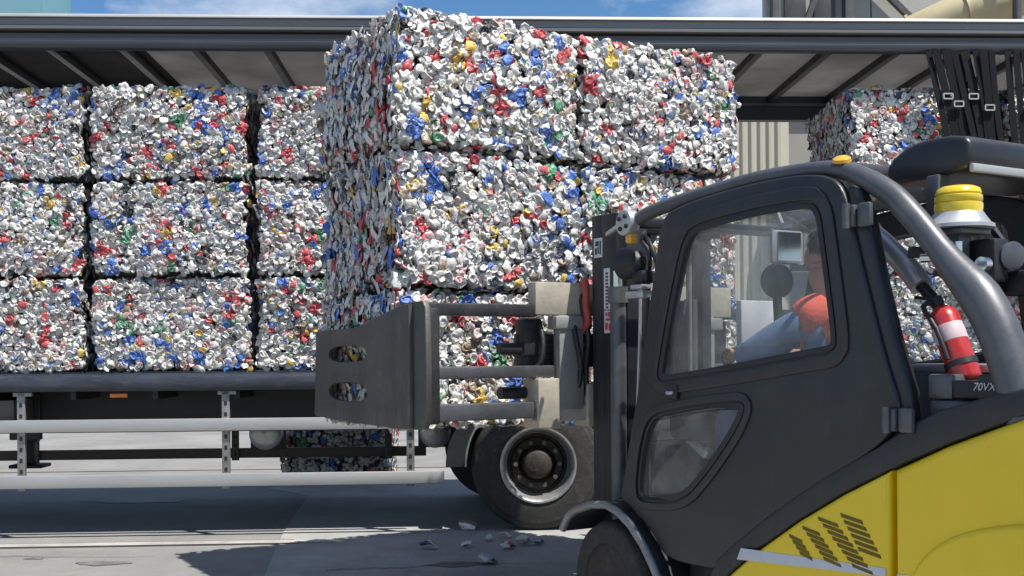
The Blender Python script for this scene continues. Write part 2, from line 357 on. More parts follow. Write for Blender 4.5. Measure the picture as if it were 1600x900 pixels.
# ------------------------------------------------------------ background buildings
def corrug(name, x0, x1, y, z0, z1, pitch, depth, m, parent):
    vs, fs = [], []; n = int((x1 - x0) / pitch)
    xs = []
    for i in range(n):
        a = x0 + i * pitch
        xs += [(a, 0), (a + pitch * .35, 0), (a + pitch * .5, -depth), (a + pitch * .85, -depth)]
    xs.append((x1, 0))
    for (a, d) in xs: vs += [(a, y + d, z0), (a, y + d, z1)]
    for i in range(len(xs) - 1): fs.append((2 * i, 2 * i + 2, 2 * i + 3, 2 * i + 1))
    k = len(vs); vs += [(x0, y + .2, z0), (x1, y + .2, z0), (x1, y + .2, z1), (x0, y + .2, z1)]; fs.append((k, k + 3, k + 2, k + 1))
    fs.append((0, 1, k + 3, k)); e = 2 * len(xs); fs.append((e - 2, k + 1, k + 2, e - 1))
    me = bpy.data.meshes.new(name); me.from_pydata(vs, [], fs)
    return link(name, me, m, parent)
an = empty('annex_building', (3.9, 20, 0), label='low annex clad in cream corrugated sheet seen through the empty trailer bay', cat='building')
corrug('corrugated_wall', -1.2, 1.17, 0, 0.0, 6.2, 0.16, 0.045, 'cream', an)
MB().box(-1.2, 1.17, 0.21, 6, 0, 6.15).box(-1.3, 1.25, -0.1, 6.1, 6.21, 6.36).build('roof_slab', 'greypanel', an)

pl = empty('plant_building', (8.2, 20.6, 0), label='tall grey industrial building with steel bracing beside a yellow duct', cat='building')
mb = MB()
for k in range(5):
    mb.box(-3.4 + k * 2.0, -3.4 + k * 2.0 + 1.975, 0, 0.25, 0.0, 12, 0.01)
mb.build('wall', 'greypanel', pl); MB().box(-0.9, 6.5, 0.26, 9, 0.0, 11.9).build('rear_hall', 'greypanel', pl)
mb = MB()
for xx in (-3.25, -1.9, 0.4): mb.box(xx - .07, xx + .07, -0.24, -0.02, 0, 12, 0.01)
for (z0, z1) in ((0.2, 3.0), (3.0, 6.2), (6.2, 9.4)):
    mb.bar((-3.2, -.13, z0), (-1.95, -.13, z1), .10, .10); mb.bar((-1.9, -.14, z1 - .6), (0.4, -.14, z0 + .3), .12, .1)
for zz in (3.0, 6.2, 9.4): mb.box(-3.17, 0.33, -.2, -.04, zz - .06, zz + .06, 0.01)
mb.build('steel_bracing', 'braces', pl)
mb = MB(); mb.box(-3.05, -2.65, -.06, -.015, 7.2, 9.0, .01).box(-2.5, -2.1, -.06, -.015, 7.2, 9.0, .01).build('window', 'braces', pl)

du = empty('exhaust_duct', (7.9, 18.6, 0), label='fat pale yellow duct rising over the trailer roof at the right', cat='duct')
pts = [(-2.2, .6, 5.6), (-1.6, .5, 6.35), (-.95, .3, 6.85), (-.25, 0, 7.13), (.5, 0, 7.33), (1.25, 0, 7.6), (1.9, 0, 8.0), (2.4, 0, 8.6), (2.7, 0, 9.5), (2.8, .0, 11)]
MB().tube(pts, 0.34, 24).build('duct_pipe', 'duct', du)
for i in (2, 3, 4, 5, 6, 7):
    a, b = Vector(pts[i]), Vector(pts[i + 1]); d = (b - a).normalized(); MB().cyl(a - d * .025, a + d * .025, .375, seg=24).build('flange', 'duct', du)
MB().bar((-1.6, .5, 0), (-1.6, .5, 6.2), .15, .15).bar((2.8, .3, 0), (2.8, .3, 9), .15, .15).build('support_post', 'braces', du)
po = empty('lamp_mast', (8.32, 18.0, 0), label='slim grey mast standing right of the yellow duct', cat='mast')
MB().lathe([(0, .11), (.3, .11), (.32, .085), (11, .06)], (0, 0, 0), (0, 0, 1), 14).build('pole', 'braces', po)
MB().box(-.25, .25, -.25, .25, 0, .05, .01).build('base_plate', 'galv', po)
te = empty('teal_block', (-30, 40, 0), label='plain teal block at the left edge above the trailer roof', cat='building')  # unidentified teal shape, built as one plain block
MB().box(-14, 13.05, 0, 2.5, 0, 24, .02).build('wall', 'teal', te)
MB().box(-14.1, 13.15, -.1, 2.6, 24.001, 24.3, .02).build('parapet', 'greypanel', te)

# ------------------------------------------------------------ crushed can bales
rng = np.random.default_rng(11)
NS = 9
def template(kind, g):
    if kind == 'side':
        prof = [(0.05, -.46), (.80, -.5), (1, -.40), (1, -.16), (1, .10), (1, .40), (.80, .5), (0.05, .46)]
    else:
        prof = [(0.05, -.30), (.80, -.5), (1, -.30), (1, .34), (.92, .5), (.74, .32), (.35, .27), (0.05, .30)]
    v = []; lens = g.uniform(.06, .10) if kind == 'side' else g.uniform(.014, .034); rad = .034
    ph = g.uniform(0, 6.28, 4); sq = g.uniform(.13, .34) if kind == 'side' else 1.0
    tw_ = g.uniform(-.5, .5)
    for i, (r, z) in enumerate(prof):
        pin = 1 - (g.uniform(0, .34) if 2 <= i <= len(prof) - 3 else 0)
        for k in range(NS):
            a = 2 * math.pi * k / NS + tw_ * z
            rr = rad * r * pin * (1 + .16 * math.sin(2 * a + ph[0]) * (1 if kind == 'end' else .6) + .10 * math.sin(3 * a + ph[1] + 6 * z))
            x, y = rr * math.cos(a), rr * math.sin(a) * sq
            y += .010 * math.sin(5 * z + ph[2]) if kind == 'side' else 0
            zz = z * lens + ((.008 * math.sin(a + ph[3]) + .004 * math.sin(3 * a + ph[1])) * (1 if kind == 'side' else .55 * r))
            v.append((x + g.normal(0, .0012), y + g.normal(0, .0014), zz + g.normal(0, .0009)))
    nr = len(prof); faces = []; isend = []
    for i in range(nr - 1):
        for k in range(NS):
            faces.append((i * NS + k, i * NS + (k + 1) % NS, (i + 1) * NS + (k + 1) % NS, (i + 1) * NS + k))
            isend.append(i < 2 or i >= nr - 3)
    faces.append(tuple(range(NS))[::-1]); isend.append(True)
    faces.append(tuple((nr - 1) * NS + k for k in range(NS))); isend.append(True)
    V = np.array(v); V[:, 2] -= 0
    ang = np.array([(f[0] % NS) / NS for f in faces]); row = np.array([f[0] // NS for f in faces])
    return dict(v=V, loops=np.concatenate([np.array(f) for f in faces]), n=np.array([len(f) for f in faces]), end=np.array(isend), ang=ang, row=row)
TS = [template('side', rng) for _ in range(18)]; TE = [template('end', rng) for _ in range(14)]
PAL = [((.70, .68, .645), .30, 42), ((.80, .785, .745), .06, 36), ((.60, .075, .085), .1, 3.0), ((.07, .18, .56), .15, 2.8), ((.74, .50, .10), .25, 1.7),
       ((.10, .32, .17), .1, .9), ((.05, .05, .052), .3, 4.5), ((.05, .06, .12), .3, 2.6), ((.34, .26, .18), .3, 8), ((.62, .42, .40), .15, 3.2), ((.44, .43, .41), .5, 15), ((.38, .45, .57), .3, 2.4)]
PC = np.array([p[0] for p in PAL]) * .88; PM = np.array([p[1] for p in PAL]); PW = np.array([p[2] for p in PAL], float)
def frame(nrm):
    n = np.array(nrm, float); a = np.array([0, 0, 1.0]) if abs(n[2]) < .9 else np.array([1.0, 0, 0])
    t = np.cross(a, n); t /= np.linalg.norm(t); return t, np.cross(n, t), n
def can_rot(t, b, n, kind, g, tilt=1.0):
    th = g.uniform(0, 2 * math.pi); d1 = t * math.cos(th) + b * math.sin(th)
    if kind == 'side':
        z = d1 + n * g.normal(0, .33 * tilt); z /= np.linalg.norm(z)
        y = n + g.normal(0, .25 * tilt, 3)
    else:
        z = n * (1 if g.random() < .9 else -1) + d1 * abs(g.normal(0, .55 * tilt)); z /= np.linalg.norm(z)
        y = d1 + g.normal(0, .2, 3)
    y -= z * y.dot(z); y /= np.linalg.norm(y); x = np.cross(y, z)
    return np.stack([x, y, z], axis=1)
def can_colours(T, ci, g, solid=False):
    base = PC[ci] * g.uniform(.82, 1.08); F = len(T['n']); c = np.tile(base, (F, 1)); m = np.full(F, PM[ci])
    m[:] = PM[ci]; c[T['end']] = np.array([.66, .648, .62]) * g.uniform(.7, 1.12); m[T['end']] = .32
    if solid and g.random() < .8: c[:] = base; m[:] = PM[ci]
    elif ci in (2, 3, 4, 5, 6, 7, 9) :
        if g.random() < .55:                                     # coloured end too: printed shoulder
            k = T['end'] & (T['row'] < 4) ; c[k] = base; m[k] = PM[ci]
            if g.random() < .6: c[T['end']] = base; m[T['end']] = PM[ci]
        a0 = g.random(); k = (~T['end']) & (((T['ang'] - a0) % 1) < .2); c[k] = (.62, .61, .585)
    elif ci in (0, 1, 10) and g.random() < .22:
        a0 = g.random(); k = (~T['end']) & (((T['ang'] - a0) % 1) < .3); c[k] = PC[g.choice([2, 3, 4, 5, 6, 8, 9, 11])]
    c *= g.uniform(.9, 1.05, (F, 1))
    return np.concatenate([np.clip(c, 0, .85), m[:, None]], 1)
def make_bale(name, W, D, Hh, dens, seed, warm=0.0, jit=1.0):
    """dens: cans per face spacing dict; origin at the centre of the bale's base"""
    g = np.random.default_rng(seed)
    pw = PW * g.uniform(.7, 1.35, len(PW)); pw[0] = PW[0]; pw[8] += warm; pw /= pw.sum()
    Vs, Ls, Ns, Cs = [], [], [], []; off = 0
    q = 0.075
    core = np.array([[sx * (W / 2 - q), sy * (D / 2 - q), (Hh - q) if sz > 0 else .008] for sx in (-1, 1) for sy in (-1, 1) for sz in (-1, 1)])
    cf = [(0, 1, 3, 2), (4, 6, 7, 5), (0, 4, 5, 1), (2, 3, 7, 6), (0, 2, 6, 4), (1, 5, 7, 3)]
    Vs.append(core); Ls.append(np.array(cf).ravel()); Ns.append(np.full(6, 4)); Cs.append(np.tile([.035, .033, .032, .2], (6, 1))); off = 8  # core coloured near-black to stand for shade between the cans
    bp = g.uniform(0, 6.28, 6)
    clusters = {}
    for key, nrm, cx, ua, ub in (('front', (0, -1, 0), (0, -D / 2, Hh / 2), W, Hh), ('back', (0, 1, 0), (0, D / 2, Hh / 2), W, Hh),
                                 ('left', (-1, 0, 0), (-W / 2, 0, Hh / 2), D, Hh), ('right', (1, 0, 0), (W / 2, 0, Hh / 2), D, Hh),
                                 ('top', (0, 0, 1), (0, 0, Hh), W, D), ('bottom', (0, 0, -1), (0, 0, 0), W, D)):
        sp = dens.get(key)
        if not sp: continue
        t, b, n = frame(nrm); 
        if key in ('top', 'bottom'): t, b = np.array([1.0, 0, 0]), np.array([0, 1.0, 0]) * (1 if key == 'top' else -1)
        nu, nv = int(ua / sp), int(ub / sp)
        P = [(( i + .5 + g.uniform(-.45, .45)) / nu - .5, (j + .5 + g.uniform(-.45, .45)) / nv - .5) for i in range(nu) for j in range(nv)]
        P += [(g.uniform(-.5, .5), g.uniform(-.5, .5)) for _ in range(int(len(P) * .35))]
        cl = [(g.uniform(-.5, .5) * ua, g.uniform(-.5, .5) * ub, g.choice([2, 3, 2, 3, 2, 3, 2, 4, 6, 8, 9, 9, 5, 3]), g.uniform(.020, .052)) for _ in range(int(ua * ub * 58))]
        for (pu, pv) in P:
            pu *= 1 - .06 / ua; pv *= 1 - .058 / ub
            kind = 'side' if g.random() < .42 else 'end'; T = TS[g.integers(len(TS))] if kind == 'side' else TE[g.integers(len(TE))]
            edge = max(abs(pu), abs(pv)); bulge = .020 * jit * math.sin(5 * pu + bp[0]) * math.cos(4 * pv + bp[1]) - (.026 if edge > .455 else 0)
            pos = np.array(cx) + t * pu * ua + b * pv * ub + n * (bulge + g.normal(-.010, .0055 * jit) - (.012 if kind == 'side' else .008))
            s = g.uniform(.64, 1.04) * (1.25 if sp > .06 else 1)
            if key in ('left', 'right'):                         # layers of flattened cans seen edge-on at the bale's ends
                y_ = n + g.normal(0, .13, 3); y_ /= np.linalg.norm(y_); z_ = b + t * g.normal(0, .28)
                z_ -= y_ * y_.dot(z_); z_ /= np.linalg.norm(z_)
                Rm = np.stack([np.cross(y_, z_) * .8, y_ * .6, z_ * 1.05], axis=1)
                if kind == 'end' and g.random() < .75: kind = 'side'; T = TS[g.integers(len(TS))]
                elif kind == 'end': Rm = np.stack([np.cross(z_, y_), z_, y_], axis=1)
                pos = pos - n * abs(g.normal(0, .034))
            else: Rm = can_rot(t, b, n, kind, g, .46)
            v = (T['v'] * s) @ Rm.T + pos
            ci = int(g.choice(len(PAL), p=pw)); solid = False
            for (a_, b_, c_, r_) in cl:
                if (pu * ua - a_) ** 2 + (pv * ub - b_) ** 2 < r_ * r_ and g.random() < .85: ci = int(c_); solid = True
            Vs.append(v); Ls.append(T['loops'] + off); Ns.append(T['n']); Cs.append(can_colours(T, ci, g, solid)); off += len(v)
    V = np.concatenate(Vs); Lp = np.concatenate(Ls); Nn = np.concatenate(Ns); C = np.concatenate(Cs)
    V[:, 0] += .012 * np.sin(V[:, 2] * 7 + bp[2]) ; V[:, 1] += .012 * np.sin(V[:, 0] * 5 + bp[3])
    return raw_mesh(name, V, Lp, Nn, C)
def raw_mesh(name, V, Lp, Nn, C):
    me = bpy.data.meshes.new(name)
    me.vertices.add(len(V)); me.vertices.foreach_set('co', V.astype(np.float32).ravel())
    me.loops.add(len(Lp)); me.loops.foreach_set('vertex_index', Lp.astype(np.int32))
    me.polygons.add(len(Nn)); me.polygons.foreach_set('loop_start', np.concatenate([[0], np.cumsum(Nn)[:-1]]).astype(np.int32))
    at = me.attributes.new('can_colour', 'FLOAT_COLOR', 'FACE'); at.data.foreach_set('color', C.astype(np.float32).ravel())
    me.update(calc_edges=True); me.validate(); return me

BW, BD, BH = 1.225, 1.16, 0.735
DT = 1.262
cols = [(-3.885, 'far left stack'), (-2.62, 'middle stack'), (-1.36, 'stack beside the lifted load')]
rows = ['bottom', 'second', 'top']
LB = {(0, 0): 'bottom can bale of the leftmost trailer stack, resting on the deck edge',
      (0, 1): 'middle can bale of the leftmost trailer stack, cut by the picture edge',
      (0, 2): 'top can bale of the leftmost trailer stack, under the darkest part of the roof',
      (1, 0): 'bottom bale of the complete trailer stack left of the load, above the orange marker lamp',
      (1, 1): 'middle bale of the complete trailer stack left of the load',
      (1, 2): 'top bale of the complete trailer stack, second stack from the left, under the roof',
      (2, 0): 'bottom trailer bale half hidden behind the left face of the lifted load',
      (2, 1): 'middle trailer bale half hidden behind the left face of the lifted load',
      (2, 2): 'top trailer bale half hidden behind the left face of the lifted load, under the roof'}
sd_ = 100
for ci, (cx, _) in enumerate(cols):
    for r in range(3):
        sd_ += 1
        me = make_bale('can_bale', BW, BD, BH, dict(front=.0365, left=.09, right=.075, top=.07, back=.12), sd_, warm=1.5 if ci == 0 else 0)
        o = link('can_bale', me, 'cans', None, tw(cx + rnd.uniform(-.008, .008), .07 + BD / 2 + rnd.uniform(-.012, .012), DT + r * (BH + .006)), TR + R(rnd.uniform(-.5, .5)))
        tag(o, LB[(ci, r)], 'bale', 'can bales stacked on the trailer')
RB = {(0, 0): 'bottom bale of the right trailer stack, seen past the cab pillar',
      (0, 1): 'middle bale of the right trailer stack, seen behind the cab and the beacon',
      (0, 2): 'top bale of the right trailer stack, shaded end showing beside the black straps',
      (1, 0): 'bottom bale at the right edge of the trailer, behind the forklift rear pillar',
      (1, 1): 'middle bale at the right edge of the trailer, behind the black straps',
      (1, 2): 'top bale at the right edge of the trailer, showing between the black straps'}
for ci, cx in enumerate((3.305, 4.56)):
    for r in range(3):
        sd_ += 1
        me = make_bale('can_bale', BW, BD, BH, dict(front=.039, left=.041 if ci == 0 else .12, top=.08, right=.12, back=.12), sd_)
        o = link('can_bale', me, 'cans', None, tw(cx, .07 + BD / 2 + rnd.uniform(-.01, .01), DT + r * (BH + .004)), TR + R(rnd.uniform(-.5, .5)))
        tag(o, RB[(ci, r)], 'bale', 'can bales stacked on the trailer')
# the lifted load
U = Vector((-.503, .864, 0)).normalized(); LV = Vector((-U.y, U.x, 0)); NEAR = Vector((-.6, 5.72, 0))
LA = math.atan2(-LV.y, -LV.x)
def lw(a, d, z): return NEAR - LV * a - U * d + Vector((0, 0, z))
GL = {(0, 0): 'bottom near bale of the lifted load, gripped by the clamp plate', (0, 1): 'middle near bale of the lifted load, above the clamp plate',
      (0, 2): 'top near bale of the lifted load, highest against the sky', (1, 0): 'bottom far bale of the lifted load, behind the mast',
      (1, 1): 'middle far bale of the lifted load, above the cab roof', (1, 2): 'top far bale of the lifted load, in front of the empty bay'}
zb = .972
for ci in range(2):
    for r in range(3):
        sd_ += 1
        me = make_bale('can_bale', 1.195 + .03 * ci, 1.13, .745, dict(front=.0365, left=.038 if ci == 0 else .1, right=.06 if ci else .1, top=.055, back=.1, bottom=.08), sd_, jit=1.25)
        o = link('can_bale', me, 'cans', None, lw(.60 + ci * 1.172 + rnd.uniform(-.015, .015), -.565 + rnd.uniform(-.015, .015), zb + r * .752), LA + R(rnd.uniform(-1.3, 1.3)))
        tag(o, GL[(ci, r)], 'bale', 'can bales lifted by the forklift')
me = make_bale('can_bale', 1.24, 1.1, .74, dict(front=.055, left=.07, top=.1, right=.1), 300)
tag(link('can_bale', me, 'cans', None, (-1.94, 12.50, 0), R(1)), 'dark can bale standing on the ground behind the trailer, in its shade', 'bale')

# ------------------------------------------------------------ loose cans on the ground
LC = [((730, 828), 'brown and white crushed can nearest the trailer tyre, on the left', 8, 0, 1.5), ((668, 859), 'dark crushed can lying leftmost on the yard', 7, 0, 1.1),
      ((726, 856), 'small silver crushed can just right of the dark leftmost one', 0, 1, .9), ((761, 883), 'blue-grey crushed can lying nearest the camera', 11, 0, 1.2),
      ((788, 842), 'small red and white flattened can near the foot of the trailer tyre', 9, 0, .8), ((792, 859), 'red crushed can in the small heap below the trailer tyre', 2, 0, 1.0),
      ((814, 853), 'upright silver crumpled can in the small heap below the trailer tyre', 1, 0, 1.2), ((838, 853), 'pale blue flattened can at the right end of the small heap', 11, 0, .9),
      ((762, 847), 'thin flattened silver can between the two tyre-side cans', 10, 1, .9)]
for (px, py), lab, ci, kd, s in LC:
    Y = 1.35 * 1717 / (py - 560 + .0082 * (px - 800)); X = (px - 800) / 1717 * Y
    T = TE[rnd.randrange(len(TE))] if kd else TS[rnd.randrange(len(TS))]
    Rm = can_rot(np.array([1.0, 0, 0]), np.array([0, 1.0, 0]), np.array([0, 0, 1.0]), 'side' if not kd else 'end', rng, .5)
    v = (T['v'] * s * 1.45) @ Rm.T; v[:, 2] -= v[:, 2].min() - .006
    cc = can_colours(T, ci, rng)
    o = link('crushed_can', raw_mesh('crushed_can', v, T['loops'], T['n'], cc), 'cans', None, (X, Y, 0))
    tag(o, lab, 'can', 'crushed cans dropped on the yard')

# ------------------------------------------------------------ curtain-side trailer
tr = empty('curtain_trailer', (0, 8.5, 0), TR, label='long curtain-sided trailer with open side, loaded with bales of crushed cans', cat='trailer')
X0, X1 = -8.2, 6.2
def rail_profile(name, prof, m, x0=X0, x1=X1, y0=0.0, flip=1, parent=tr):
    mb = MB(); mb.poly_prism([(x0, y0 + flip * p[0], p[1]) for p in prof], (x1 - x0, 0, 0)); return mb.build(name, m, parent, smooth=50)
arc = [(-.035 + .03 - .03 * math.cos(a), 3.965 + .03 * math.sin(a)) for a in [R(k) for k in range(0, 91, 15)]]
rail_profile('roof_rail', [(-.005, 3.91), (-.005, 3.962), (.09, 3.962), (.09, 3.91)], 'alu_rail')
rail_profile('sunlit_rail_cap', arc + [(.09, 3.995), (.09, 3.965)], 'alu')  # rounded lip in paler metal, its sun highlight put into the colour
rail_profile('cant_rail_lip', [(-.012, 3.868), (-.026, 3.878), (-.026, 3.9), (.0, 3.908), (.08, 3.908), (.08, 3.868)], 'alu_rail')
rail_profile('curtain_track', [(.035, 3.845), (.035, 3.867), (.09, 3.867), (.09, 3.845)], 'black')
rail_profile('cant_rail', [(-.01, 3.735), (-.024, 3.75), (-.024, 3.785), (-.004, 3.793), (-.004, 3.83), (-.012, 3.843), (.07, 3.843), (.07, 3.735)], 'blue_rail')
rail_profile('roof_rail', [(0, 3.72), (0, 3.99), (.1, 3.99), (.1, 3.72)], 'blue_rail', y0=2.40)
rail_profile('curtain_track', [(0, 3.86), (0, 3.885), (.012, 3.885), (.012, 3.86)], 'alu_rail', y0=2.385)
MB().box(X0, -3.02, .095, 2.395, 3.955, 3.975).build('front_roof_panel', 'roofdark', tr)  # front roof section, much darker than the rest
MB().box(-3.015, X1, .095, 2.395, 3.955, 3.975).build('roof_sheet', 'roofskin', tr)
xx = -3.72 - .585 * 7
while xx < X1:
    MB().box(xx - .03, xx + .03, .095, 2.395, 3.885, 3.953, .005).build('roof_bow', 'tube' if xx < -3.0 else 'black', tr); xx += .585
# deck
MB().box(X0, X1, .05, 2.45, 1.17, 1.256).build('deck', 'chassis', tr)
rail_profile('deck_edge', [(.0, 1.125), (-.012, 1.14), (-.012, 1.235), (-.004, 1.245), (-.004, 1.262), (.048, 1.262), (.048, 1.125)], 'deckrail')
rail_profile('deck_edge', [(.0, 1.125), (.0, 1.262), (.05, 1.262), (.05, 1.125)], 'deckrail', y0=2.452)
mb = MB()
for yy in (.62, 1.75):
    mb.box(X0 + .3, X1, yy, yy + .018, .80, 1.168).box(X0 + .3, X1, yy - .06, yy + .08, .775, .798).box(X0 + .3, X1, yy - .06, yy + .08, 1.13, 1.166)
mb.build('chassis_beam', 'chassis', tr)
mb = MB(); x_ = X0 + .5
while x_ < X1: mb.box(x_ - .02, x_ + .02, .06, 2.44, 1.06, 1.166); x_ += .62
mb.build('cross_member', 'chassis', tr)
def guard(y, m, x1, x0=-5.0, th=.03, zs=((.815, .91), (.39, .488))):
    for z0, z1 in zs:
        MB().box(x0, x1, y, y + th, z0, z1, .006).build('side_guard_rail', m, tr)
guard(-.01, 'alu', -.53); guard(2.45, 'brownrail', -.75)
def post(x, y, m, z0=.37, z1=1.12, wdt=.06):
    mb = MB(); mb.box(x - wdt / 2, x + wdt / 2, y, y + .03, z0, z1, .004)
    z = z0 + .06
    while z < z1 - .04: mb.box(x - .011, x + .011, y - .002, y + .001, z - .016, z + .016, mi=1); z += .085
    mb.box(x - wdt / 2 - .03, x + wdt / 2 + .05, y, y + .04, z1 - .03, z1, .003)
    mb.build('guard_post', [m, 'black'], tr)
for x in (-3.74, -2.20, -.79): post(x, .022, 'galv')
for x in (-4.55, -2.62, -1.12): post(x, 2.415, 'brownrail', wdt=.07)
# landing legs
def landing(y):
    mb = MB(); x = -4.36
    mb.box(x - .07, x + .07, y - .07, y + .07, .62, 1.16, .01).box(x - .05, x + .05, y - .05, y + .05, .42, .63, .006)
    mb.bar((x + .06, y, .72), (x + .52, y, 1.1), .05, .06); mb.box(x + .3, x + .55, y - .03, y + .03, .72, 1.1, .01)
    lg = mb.build('landing_leg', 'chassis', tr); MB().box(x - .15, x + .15, y - .12, y + .12, .385, .418, .01).build('foot', 'chassis', lg)
landing(.62); landing(1.80)
MB().cyl((-4.36, .7, .80), (-4.36, 1.72, .80), .03).build('landing_shaft', 'chassis', tr)
MB().box(-4.45, -3.83, .12, .5, .84, 1.06, .01).build('tool_box', 'brownrail', tr)
MB().box(-3.08, -2.95, .045, .062, 1.075, 1.105, .004).build('marker_lamp', 'orange_lamp', tr)
for x in (-2.05, -.62):
    mb = MB(); r = .135; mb.lathe([(0, .0), (.008, .04), (.014, .075), (.03, .11), (.06, r), (.5, r), (.53, .11), (.545, .04)], (x, .80, .73), (0, 1, 0), 28)
    t_ = mb.build('air_tank', 'silver', tr); MB().box(x - .15, x + .15, 1.0, 1.04, .59, .88, .01).build('tank_bracket', 'chassis', t_)
# wheels
def wheel(x, y, side):
    e = bpy.data.objects.new('wheel', None); COL.objects.link(e); e.parent = tr; e.location = (x, y, .52); e.rotation_euler = (0, 0, 0 if side < 0 else math.pi)
    prof = [(-.19, .30), (-.195, .33), (-.193, .36), (-.185, .42), (-.18, .455), (-.172, .462), (-.165, .49), (-.14, .512), (-.115, .518)]
    mb = MB(); full = [(a, r) for a, r in prof]
    for gx in (-.08, 0, .08): full += [(gx - .012, .519), (gx - .008, .506), (gx + .008, .506), (gx + .012, .519)]
    full += [(-a, r) for a, r in prof[::-1]] + [(.18, .29), (-.17, .29)]
    mb.lathe([(-a, r) for a, r in full], (0, 0, 0), (0, -1, 0), 56, cap=False).build('tyre', 'tyre', e, 30)
    rim = MB().lathe([(-.19, .295), (-.205, .300), (-.205, .286), (-.19, .272), (-.15, .262), (-.10, .250), (-.06, .245)], (0, 0, 0), (0, 1, 0), 48, cap=False)
    rim.lathe([(.18, .292), (.0, .262), (-.055, .25), (-.055, .242)], (0, 0, 0), (0, 1, 0), 48, cap=False)
    ro = rim.build('rim', 'rimlip', e, 40)
    mb = MB().lathe([(-.05, .258), (-.03, .23), (-.075, .20), (-.085, .15), (-.06, .13), (-.115, .115), (-.16, .105), (-.175, .085), (-.175, .02)], (0, 0, 0), (0, 1, 0), 40)
    for k in range(10):
        a = k * 2 * math.pi / 10; c, s = math.cos(a), math.sin(a)
        mb.cyl((.172 * c, -.06, .172 * s), (.172 * c, -.125, .172 * s), .018, seg=8, mi=1)
        a += .31; c, s = math.cos(a), math.sin(a); mb.cyl((.222 * c, -.035, .222 * s), (.222 * c, -.055, .222 * s), .02, seg=10, mi=2)
    mb.build('hub', ['rimdark', 'brownrail', 'black'], e, 40)
    return e
for x in (.20, 1.51, 2.82):
    wheel(x, .235, -1); wheel(x - .24, 2.26, 1)
    MB().cyl((x, .45, .52), (x, 2.1, .52), .065).build('axle', 'chassis', tr)
def mudguard(x, y0, y1, a0, a1):
    mb = MB(); n = 12
    an_ = [R(a0 + (a1 - a0) * k / n) for k in range(n + 1)]
    o_ = [(x + .72 * math.cos(a), .52 + .60 * math.sin(a)) for a in an_]; i_ = [(x + .565 * math.cos(a), .52 + .565 * math.sin(a)) for a in an_]
    mb.poly_prism([(p[0], y0, p[1]) for p in o_] + [(p[0], y0, p[1]) for p in i_[::-1]], (0, y1 - y0, 0))
    g = mb.build('mudguard', 'black', tr); e = MB(); e.tube([(p[0], y0 - .004, p[1]) for p in i_], .009, 8); e.build('edge_trim', 'galv', g)
mudguard(.20, .06, .44, 128, 181)
# hanging straps bundled at the right
def strap(x0, z0, x1, z1, y, wd=.05, buck=0):
    mb = MB(); n = 6; d = Vector((x1 - x0, 0, z1 - z0)).normalized(); s = Vector((-d.z, 0, d.x)) * (wd / 2); s = s if s.x > 0 else -s
    vs = []
    for k in range(n + 1):
        f = k / n; p = Vector((x0 + (x1 - x0) * f + .02 * math.sin(f * 5 + x0 * 9), y + .012 * math.sin(7 * f + x0 * 20), z0 + (z1 - z0) * f))
        vs.append([mb.bm.verts.new(q) for q in (p - s, p + s, p + s + Vector((0, .006, 0)), p - s + Vector((0, .006, 0)))])
    for k in range(n):
        for q in range(4): mb.bm.faces.new((vs[k][q], vs[k][(q + 1) % 4], vs[k + 1][(q + 1) % 4], vs[k + 1][q]))
    mb.bm.faces.new(vs[0][::-1]); mb.bm.faces.new(vs[-1])
    o = mb.build('strap', 'strap', tr)
    if not buck: return
    c = p = Vector((x0 + (x1 - x0) * buck, y - .016, z0 + (z1 - z0) * buck)); a, h = .036, .020
    mb = MB()
    for q in ((-1, -1, 1, -1), (-1, 1, 1, 1), (-1, -1, -1, 1), (1, -1, 1, 1)): mb.bar(c + Vector((q[0] * a, 0, q[1] * h)), c + Vector((q[2] * a, 0, q[3] * h)), .010, .010)
    mb.build('buckle', 'alu', o)
BK = {1: .195, 2: .235, 5: .20, 7: .245}
for k in range(10):
    strap(3.31 + k * .052 + rnd.uniform(-.012, .012), 3.732, 3.70 + k * .040 + rnd.uniform(-.03, .03), 1.85 + rnd.uniform(-.1, .1), -.035 - .012 * (k % 4), .048 + .012 * (k % 3), BK.get(k, 0))
for k in range(6):
    strap(3.93 + k * .06, 3.732, 4.06 + k * .05 + rnd.uniform(-.02, .02), 1.75, -.05 - .012 * (k % 3), .052, .22 if k == 2 else 0)
MB().box(X0 - .06, X0, .0, 2.5, 1.1, 4.0, .01).build('headboard', 'alu', tr)
MB().box(6.2, 6.28, .0, .1, 1.1, 4.0, .01).box(6.2, 6.28, 2.4, 2.5, 1.1, 4.0, .01).build('rear_frame', 'blue_rail', tr)

# ------------------------------------------------------------ forklift
FC = NEAR - LV * 1.26 - U * 1.05
FA = math.atan2(U.y, U.x)
fk = empty('forklift', (FC.x, FC.y, 0), FA, label='yellow and charcoal forklift truck with enclosed cab holding the lifted bales in a clamp', cat='forklift')
def fw(x, y, z): return Vector((FC.x, FC.y, 0)) + U * x + LV * y + Vector((0, 0, z))
dout = [(-0.289, 1.98), (-0.43, 2.012), (-0.574, 2.029), (-0.887, 2.046), (-1.149, 2.041), (-1.294, 2.012), (-1.361, 1.944), (-1.427, 1.706), (-1.538, 1.339), (-1.618, 1.142), (-1.492, 1.017), (-1.25, 0.889), (-0.944, 0.696), (-0.716, 0.482), (-0.62, .45), (-0.291, 0.45), (-0.2, 0.56), (-0.03, 0.657), (0.046, 0.679), (0.02, 0.76), (-0.035, 0.957), (-0.112, 1.227), (-0.214, 1.664)]
win = [(-0.466, 1.871), (-0.572, 1.899), (-0.886, 1.919), (-1.148, 1.919), (-1.229, 1.902), (-1.259, 1.72), (-1.309, 1.405), (-1.29, 1.38), (-1.255, 1.376), (-0.765, 1.311), (-0.347, 1.262), (-0.285, 1.262), (-0.279, 1.285), (-0.361, 1.57)]
